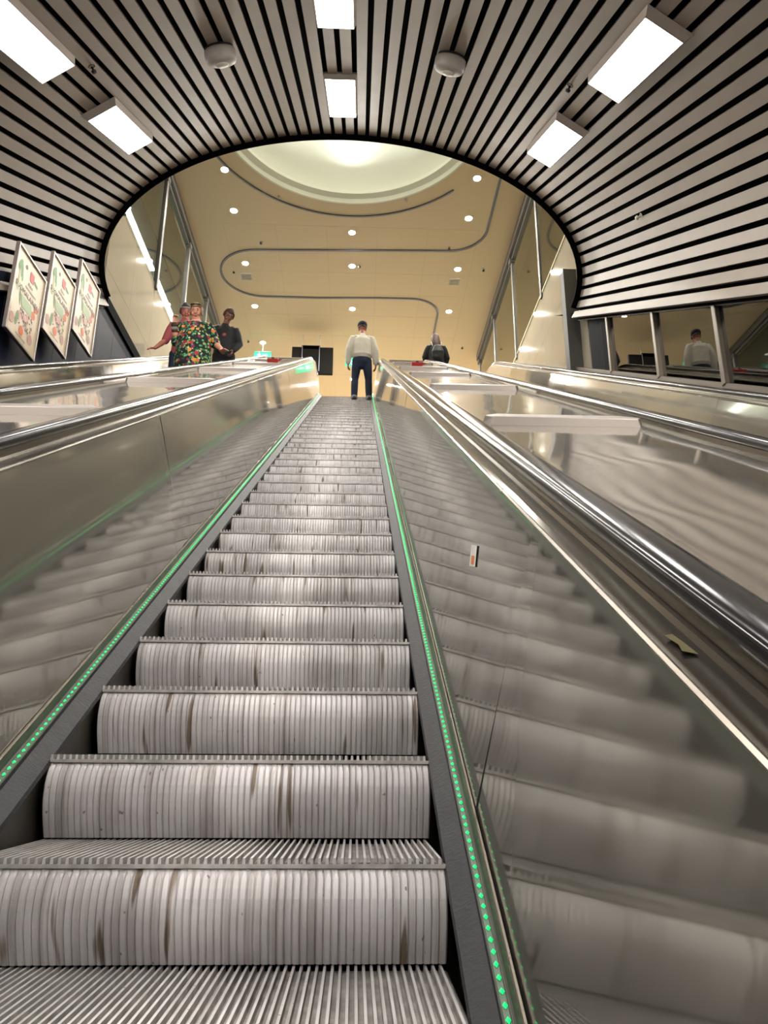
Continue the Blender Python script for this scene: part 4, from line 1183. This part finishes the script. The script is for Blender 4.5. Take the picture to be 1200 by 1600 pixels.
def shoes(root, V, s, toe=(0, 0.19, 0)):
    for c in ('anl', 'anr'):
        t = Vector(toe)*s
        bm = bmesh.new()
        loft(bm, [V[c] + Vector((0, -0.055, -0.035))*s, V[c] + t*0.35 - Vector((0, 0, 0.036))*s, V[c] + t*1.05 - Vector((0, 0, 0.052))*s], [(0.045*s, 0.048*s), (0.052*s, 0.044*s), (0.046*s, 0.028*s)], 12)
        sh = remesh('shoe', bm, M['shoe'], root, 0.009, 2)
        bm = bmesh.new()
        loft(bm, [V[c] + Vector((0, -0.06, -0.078))*s, V[c] + t*0.4 - Vector((0, 0, 0.08))*s, V[c] + t*1.08 - Vector((0, 0, 0.08))*s], [(0.048*s, 0.014*s), (0.052*s, 0.014*s), (0.046*s, 0.012*s)], 12)
        mesh_obj('sole', bm, M['sole'], sh, True)

def hair_cap(root, V, R, s, m, name='hair', low=0.0, long=None, bun=False, front=0.30):
    """shell over the skull, open at the face"""
    bm = bmesh.new()
    res = bmesh.ops.create_icosphere(bm, subdivisions=4, radius=1.0)
    kill = []
    for v in res['verts']:
        x, y, z = v.co
        if (y > 0.22 and z < 0.42 and abs(x) < 0.84) or z < low - 0.25*(1-max(0, -y)): kill.append(v)
        X, Y, Z = x*0.094, y*0.110 - 0.006, z*0.130 + 0.006
        v.co = V['head'] + R @ (Vector((X, Y, Z))*s)
    bmesh.ops.delete(bm, geom=kill, context='VERTS')
    bmesh.ops.solidify(bm, geom=bm.faces[:], thickness=0.008)
    o = mesh_obj(name, bm, m, root, True)
    if long:
        bm = bmesh.new(); loft(bm, [V['head'] + R @ (Vector(p)*s) for p in long[0]], [(a*s, b*s) for a, b in long[1]], 14, True, R @ Vector((1, 0, 0)))
        mesh_obj('hair_length', bm, m, o, True)
    if bun:
        bm = bmesh.new(); ball(bm, V['head'] + R @ (Vector((0, -0.06, 0.12))*s), 0.045*s, 3); mesh_obj('hair_bun', bm, m, o, True)
    return o

def face(root, V, R, s):
    for sx in (-1, 1):
        bm = bmesh.new(); ball(bm, V['head'] + R @ (Vector((sx*0.031, 0.082, 0.014))*s), (0.013*s, 0.007*s, 0.006*s), 2, R); mesh_obj('eye', bm, M['eye'], root, True)
        bm = bmesh.new(); ball(bm, V['head'] + R @ (Vector((sx*0.032, 0.086, 0.036))*s), (0.018*s, 0.005*s, 0.004*s), 2, R); mesh_obj('eyebrow', bm, M['hair_brown'], root, True)
    bm = bmesh.new(); ball(bm, V['head'] + R @ (Vector((0, 0.097, -0.060))*s), (0.021*s, 0.005*s, 0.006*s), 2, R); mesh_obj('mouth', bm, M['lip'], root, True)

# --- man in the white shirt, seen from behind at the top of the steps
s = 1.035
J = dict(hipl=(-0.095, 0, 0.92), hipr=(0.095, 0, 0.92), knl=(-0.135, 0.015, 0.50), knr=(0.135, 0.015, 0.50), anl=(-0.145, -0.01, 0.09), anr=(0.145, -0.01, 0.09),
         shl=(-0.185, 0.0, 1.43), shr=(0.185, 0.0, 1.43), ell=(-0.265, -0.02, 1.13), elr=(0.265, -0.02, 1.13), wrl=(-0.275, 0.02, 0.86), wrr=(0.275, 0.02, 0.86),
         neck=(0, 0.0, 1.50), head=(0, 0.03, 1.655), _head=(-0.10, 0, 0), _handl=((0.05, 0.1, -1), (1, 0.2, 0), 0.45), _handr=((-0.05, 0.1, -1), (-1, 0.2, 0), 0.45))
yn, zn = STEP34
root, V, R = person('person', (0.03, yn+0.13, zn), 0.05, 'man seen from behind in white shirt, dark jeans and navy cap atop the steps', J, M['skin_warm'], s)
garment_top(root, V, s, M['shirt_w'], 1.0, 1.0, 0.10, 0.020, 'shirt', 0.012)
tr = garment_legs(root, V, s, M['jeans'], 1.0, 'jeans', 0.04)
bm = bmesh.new(); hp = (V['hipl']+V['hipr'])/2 + Vector((0, 0, 0.105)); loft(bm, [hp, hp + Vector((0, 0, 0.03))], [(0.172*s, 0.126*s)]*2, 20, True, (1, 0, 0)); mesh_obj('belt', bm, M['belt'], root, True)
for c in ('anl', 'anr'):
    bm = bmesh.new(); loft(bm, [V[c] + Vector((0, 0, 0.0)), V[c] + Vector((0, 0, 0.035))], [0.068, 0.067], 16); mesh_obj('trouser_cuff', bm, M['cuff'], tr, True)
shoes(root, V, s)
hair_cap(root, V, R, s*0.90, M['hair_dark'], low=-0.15)
bm = bmesh.new()
lathe(bm, [(0, 0.055), (0.06, 0.052), (0.095, 0.035), (0.104, 0.0), (0.098, -0.035), (0.092, -0.040)], 24)
loft(bm, [(0, 0.08, -0.028), (0, 0.135, -0.036)], [(0.075, 0.006), (0.05, 0.005)], 12, True, (1, 0, 0))
for v in bm.verts: v.co = V['head'] + R @ (Vector((v.co.x*0.95, v.co.y*1.10, v.co.z*1.15 + 0.078))*s)
mesh_obj('cap', bm, M['cap'], root, True)

# --- woman in the floral dress on the left escalator, facing the camera
def stand(xw, y, k=None):
    return (y)/C30*0 + 0
def nose_z(y): return (y + PN*S30)/C30*S30 + PN*C30 + CZ
s = 1.03
y = 10.1
J = dict(hipl=(-0.10, 0, 0.92), hipr=(0.10, 0, 0.92), knl=(-0.11, 0.02, 0.50), knr=(0.11, 0.02, 0.50), anl=(-0.11, -0.01, 0.09), anr=(0.11, -0.01, 0.09),
         shl=(-0.185, 0.0, 1.45), shr=(0.185, 0.0, 1.45), ell=(-0.30, -0.03, 1.17), elr=(0.255, 0.02, 1.15), wrl=(-0.43, 0.10, 0.99), wrr=(0.27, 0.15, 1.38),
         neck=(0, 0.01, 1.515), head=(0, 0.03, 1.645), _head=(-0.42, 0.05, 0), _handl=((-0.55, 0.7, -0.25), (0, 0.1, -1), 0.18), _handr=((0, 0.10, 1), (-0.7, 0.5, 0.2), 1.0), _girth=1.22)
root, V, R = person('person', (-2.45, y, nose_z(y)+0.02), PI, 'woman in a black floral off-shoulder dress with sunglasses on her blonde hair', J, M['skin'], s)
garment_top(root, V, s, M['floral'], 0.5, 1.25, -0.16, 0.022, 'dress', 0.03, neck=False)
garment_legs(root, V, s, M['black_cloth'], 1.1, 'leggings')
shoes(root, V, s)
hair_cap(root, V, R, s, M['hair_blonde'], low=-0.2)
face(root, V, R, s)
bm = bmesh.new()
for sx in (-1, 1): ball(bm, V['head'] + R @ (Vector((sx*0.036, 0.062, 0.098))*s), (0.032, 0.016, 0.018), 2, R)
tube(bm, [V['head'] + R @ (Vector(p)*s) for p in ((-0.078, -0.01, 0.06), (-0.07, 0.055, 0.10), (0, 0.078, 0.10), (0.07, 0.055, 0.10), (0.078, -0.01, 0.06))], 0.006)
mesh_obj('sunglasses', bm, M['glasses'], root, True)
for k in range(3):
    bm = bmesh.new(); c = V['elr'] + (V['wrr']-V['elr'])*(0.62 + 0.13*k); d = (V['wrr']-V['elr']).normalized()
    loft(bm, [c - d*0.010, c + d*0.010], [0.046, 0.046], 16); mesh_obj('bracelet', bm, [M['hair_brown'], M['strap'], M['hair_dark']][k], root, True)

# --- person behind her
s = 1.02; y = 10.85
J2 = dict(J); J2.update(ell=(-0.25, 0.05, 1.13), wrl=(-0.22, 0.20, 0.98), elr=(0.26, 0.06, 1.12), wrr=(0.36, 0.22, 0.90), _handl=((0, 1, -0.2), (1, 0, 0), 0.5), _handr=((0.5, 0.7, -0.4), (0, 0, -1), 0.3), _girth=1.0, _head=(-0.38, 0.35, 0.05))
root, V, R = person('person', (-2.80, y, nose_z(y)+0.06), PI, 'woman with a dark headband and pink top, half hidden behind the floral dress', J2, M['skin_warm'], s)
garment_top(root, V, s, M['pink'], 0.5, 1.0, -0.02, 0.012, 'top')
garment_legs(root, V, s, M['jeans'], 1.0); shoes(root, V, s)
h = hair_cap(root, V, R, s, M['hair_dark'], low=-0.1, bun=True); face(root, V, R, s)
bm = bmesh.new(); lathe(bm, [(0.084, -0.014), (0.089, 0.0), (0.084, 0.014)], 24)
for v in bm.verts: v.co = V['head'] + R @ (Vector((v.co.x*1.0, v.co.y*1.14, v.co.z + 0.062))*s)
mesh_obj('headband', bm, M['strap'], root, True)
bm = bmesh.new(); loft(bm, [V['shl'] + Vector((0.07, 0.06, 0.06)), V['shl'] + Vector((0.03, 0.0, 0.085)), V['shl'] + Vector((0.05, -0.10, 0.03))], [(0.04, 0.012)]*3, 10, True, (1, 0, 0)); mesh_obj('bag_strap', bm, M['red_cloth'], root, True)

# --- young man in black looking down
s = 1.0; y = 11.75
J3 = dict(hipl=(-0.095, 0, 0.92), hipr=(0.095, 0, 0.92), knl=(-0.11, 0.03, 0.50), knr=(0.11, 0.03, 0.50), anl=(-0.12, -0.01, 0.09), anr=(0.12, -0.01, 0.09),
          shl=(-0.175, 0.0, 1.43), shr=(0.195, 0.0, 1.47), ell=(-0.25, 0.0, 1.14), elr=(0.25, 0.02, 1.16), wrl=(-0.17, 0.14, 0.94), wrr=(0.05, 0.20, 0.95),
          neck=(0, 0.02, 1.52), head=(-0.045, 0.075, 1.655), _head=(-0.80, 0.50, -0.15), _handl=((0.2, 0.3, -1), (1, 0.3, 0), 0.5), _handr=((-0.5, 0.3, -0.9), (-0.6, -0.2, 0), 0.5))
root, V, R = person('person', (-2.33, y, nose_z(y)+0.05), PI, 'young man in a black jacket with short brown hair, looking down', J3, M['skin_tan'], s)
garment_top(root, V, s, M['black_jacket'], 1.0, 1.0, 0.0, 0.016, 'jacket')
garment_legs(root, V, s, M['black_cloth'], 1.0); shoes(root, V, s)
hair_cap(root, V, R, s*1.03, M['hair_brown'], low=-0.1); face(root, V, R, s)
bm = bmesh.new(); ball(bm, (V['shl']+V['shr'])/2 + Vector((-0.02, 0.135, -0.20)), (0.035, 0.012, 0.03), 2); mesh_obj('shirt_print', bm, M['pink'], root, True)

# --- woman with the backpack on the right escalator, seen from behind
s = 0.93; y = 15.0
J4 = dict(hipl=(-0.095, 0, 0.92), hipr=(0.095, 0, 0.92), knl=(-0.10, 0.03, 0.50), knr=(0.10, 0.03, 0.50), anl=(-0.11, -0.01, 0.09), anr=(0.11, -0.01, 0.09),
          shl=(-0.175, 0.0, 1.43), shr=(0.175, 0.0, 1.43), ell=(-0.27, 0.03, 1.16), elr=(0.26, 0.0, 1.13), wrl=(-0.20, 0.20, 1.02), wrr=(0.20, 0.15, 0.95),
          neck=(0, 0.0, 1.50), head=(-0.02, 0.02, 1.655), _head=(0.02, 0.1, 0), _handl=((0.3, 0.6, 0), (1, 0, 0), 0.6), _handr=((-0.3, 0.7, 0), (-1, 0, 0), 0.6))
root, V, R = person('person', (1.66, y, nose_z(y)-0.10), 0.0, 'woman in black seen from behind, long auburn hair, dark bag on her back', J4, M['skin'], s)
garment_top(root, V, s, M['black_cloth'], 1.0, 1.05, -0.04, 0.016, 'coat')
garment_legs(root, V, s, M['black_cloth'], 1.0); shoes(root, V, s)
hair_cap(root, V, R, s, M['hair_auburn'], low=-0.6, long=([(0, -0.05, 0.05), (0, -0.085, -0.05), (0.005, -0.115, -0.15), (0.01, -0.145, -0.25), (0.012, -0.155, -0.33)], [(0.086, 0.055), (0.098, 0.05), (0.104, 0.045), (0.09, 0.035), (0.045, 0.02)]))
bm = bmesh.new(); c = (V['shl']+V['shr'])/2
loft(bm, [c + Vector((0.02, -0.16, -0.34)), c + Vector((0.02, -0.185, -0.22)), c + Vector((0.02, -0.17, -0.09))], [(0.125, 0.05), (0.14, 0.06), (0.10, 0.05)], 16, True, (1, 0, 0))
bag = remesh('backpack', bm, M['grey_bag'], root, 0.012, 3)
for sx in (-1, 1):
    bm = bmesh.new(); tube(bm, [c + Vector((sx*0.09, -0.15, -0.07)), c + Vector((sx*0.11, -0.09, 0.06)), c + Vector((sx*0.12, 0.06, 0.075)), c + Vector((sx*0.12, 0.125, -0.05))], 0.012); mesh_obj('shoulder_strap', bm, M['strap'], bag, True)

# ------------------------------------------------------------------ camera, world, view
cam_d = bpy.data.cameras.new('camera'); cam = bpy.data.objects.new('camera', cam_d); COL.objects.link(cam)
pitch, yaw, roll = math.radians(17.68), math.radians(2.02), math.radians(0.28)
fw = Vector((math.sin(yaw)*math.cos(pitch), math.cos(yaw)*math.cos(pitch), math.sin(pitch)))
rt0 = Vector((math.cos(yaw), -math.sin(yaw), 0)); up0 = rt0.cross(fw)
rt = rt0*math.cos(roll) + up0*math.sin(roll); up = up0*math.cos(roll) - rt0*math.sin(roll)
cam.matrix_world = Matrix(((rt.x, up.x, -fw.x, 0), (rt.y, up.y, -fw.y, 0), (rt.z, up.z, -fw.z, CZ), (0, 0, 0, 1)))
cam_d.sensor_fit = 'VERTICAL'; cam_d.sensor_height = 32.0; cam_d.lens = 32.0*1200/1600
cam_d.clip_start = 0.02; cam_d.clip_end = 200
SC.camera = cam
wd = bpy.data.worlds.new('world'); SC.world = wd; wd.use_nodes = True
wd.node_tree.nodes['Background'].inputs[0].default_value = (0.9, 0.85, 0.75, 1); wd.node_tree.nodes['Background'].inputs[1].default_value = 0.02
vs = SC.view_settings
vs.view_transform = 'Standard'; vs.look = 'None'; vs.gamma = 1; vs.use_curve_mapping = False; vs.exposure = 0.12
SC.cycles.use_denoising = True
SC.cycles.sample_clamp_indirect = 4.0
SC.cycles.max_bounces = 8; SC.cycles.glossy_bounces = 5; SC.cycles.diffuse_bounces = 4; SC.cycles.transparent_max_bounces = 12
SC.cycles.caustics_reflective = False; SC.cycles.caustics_refractive = False
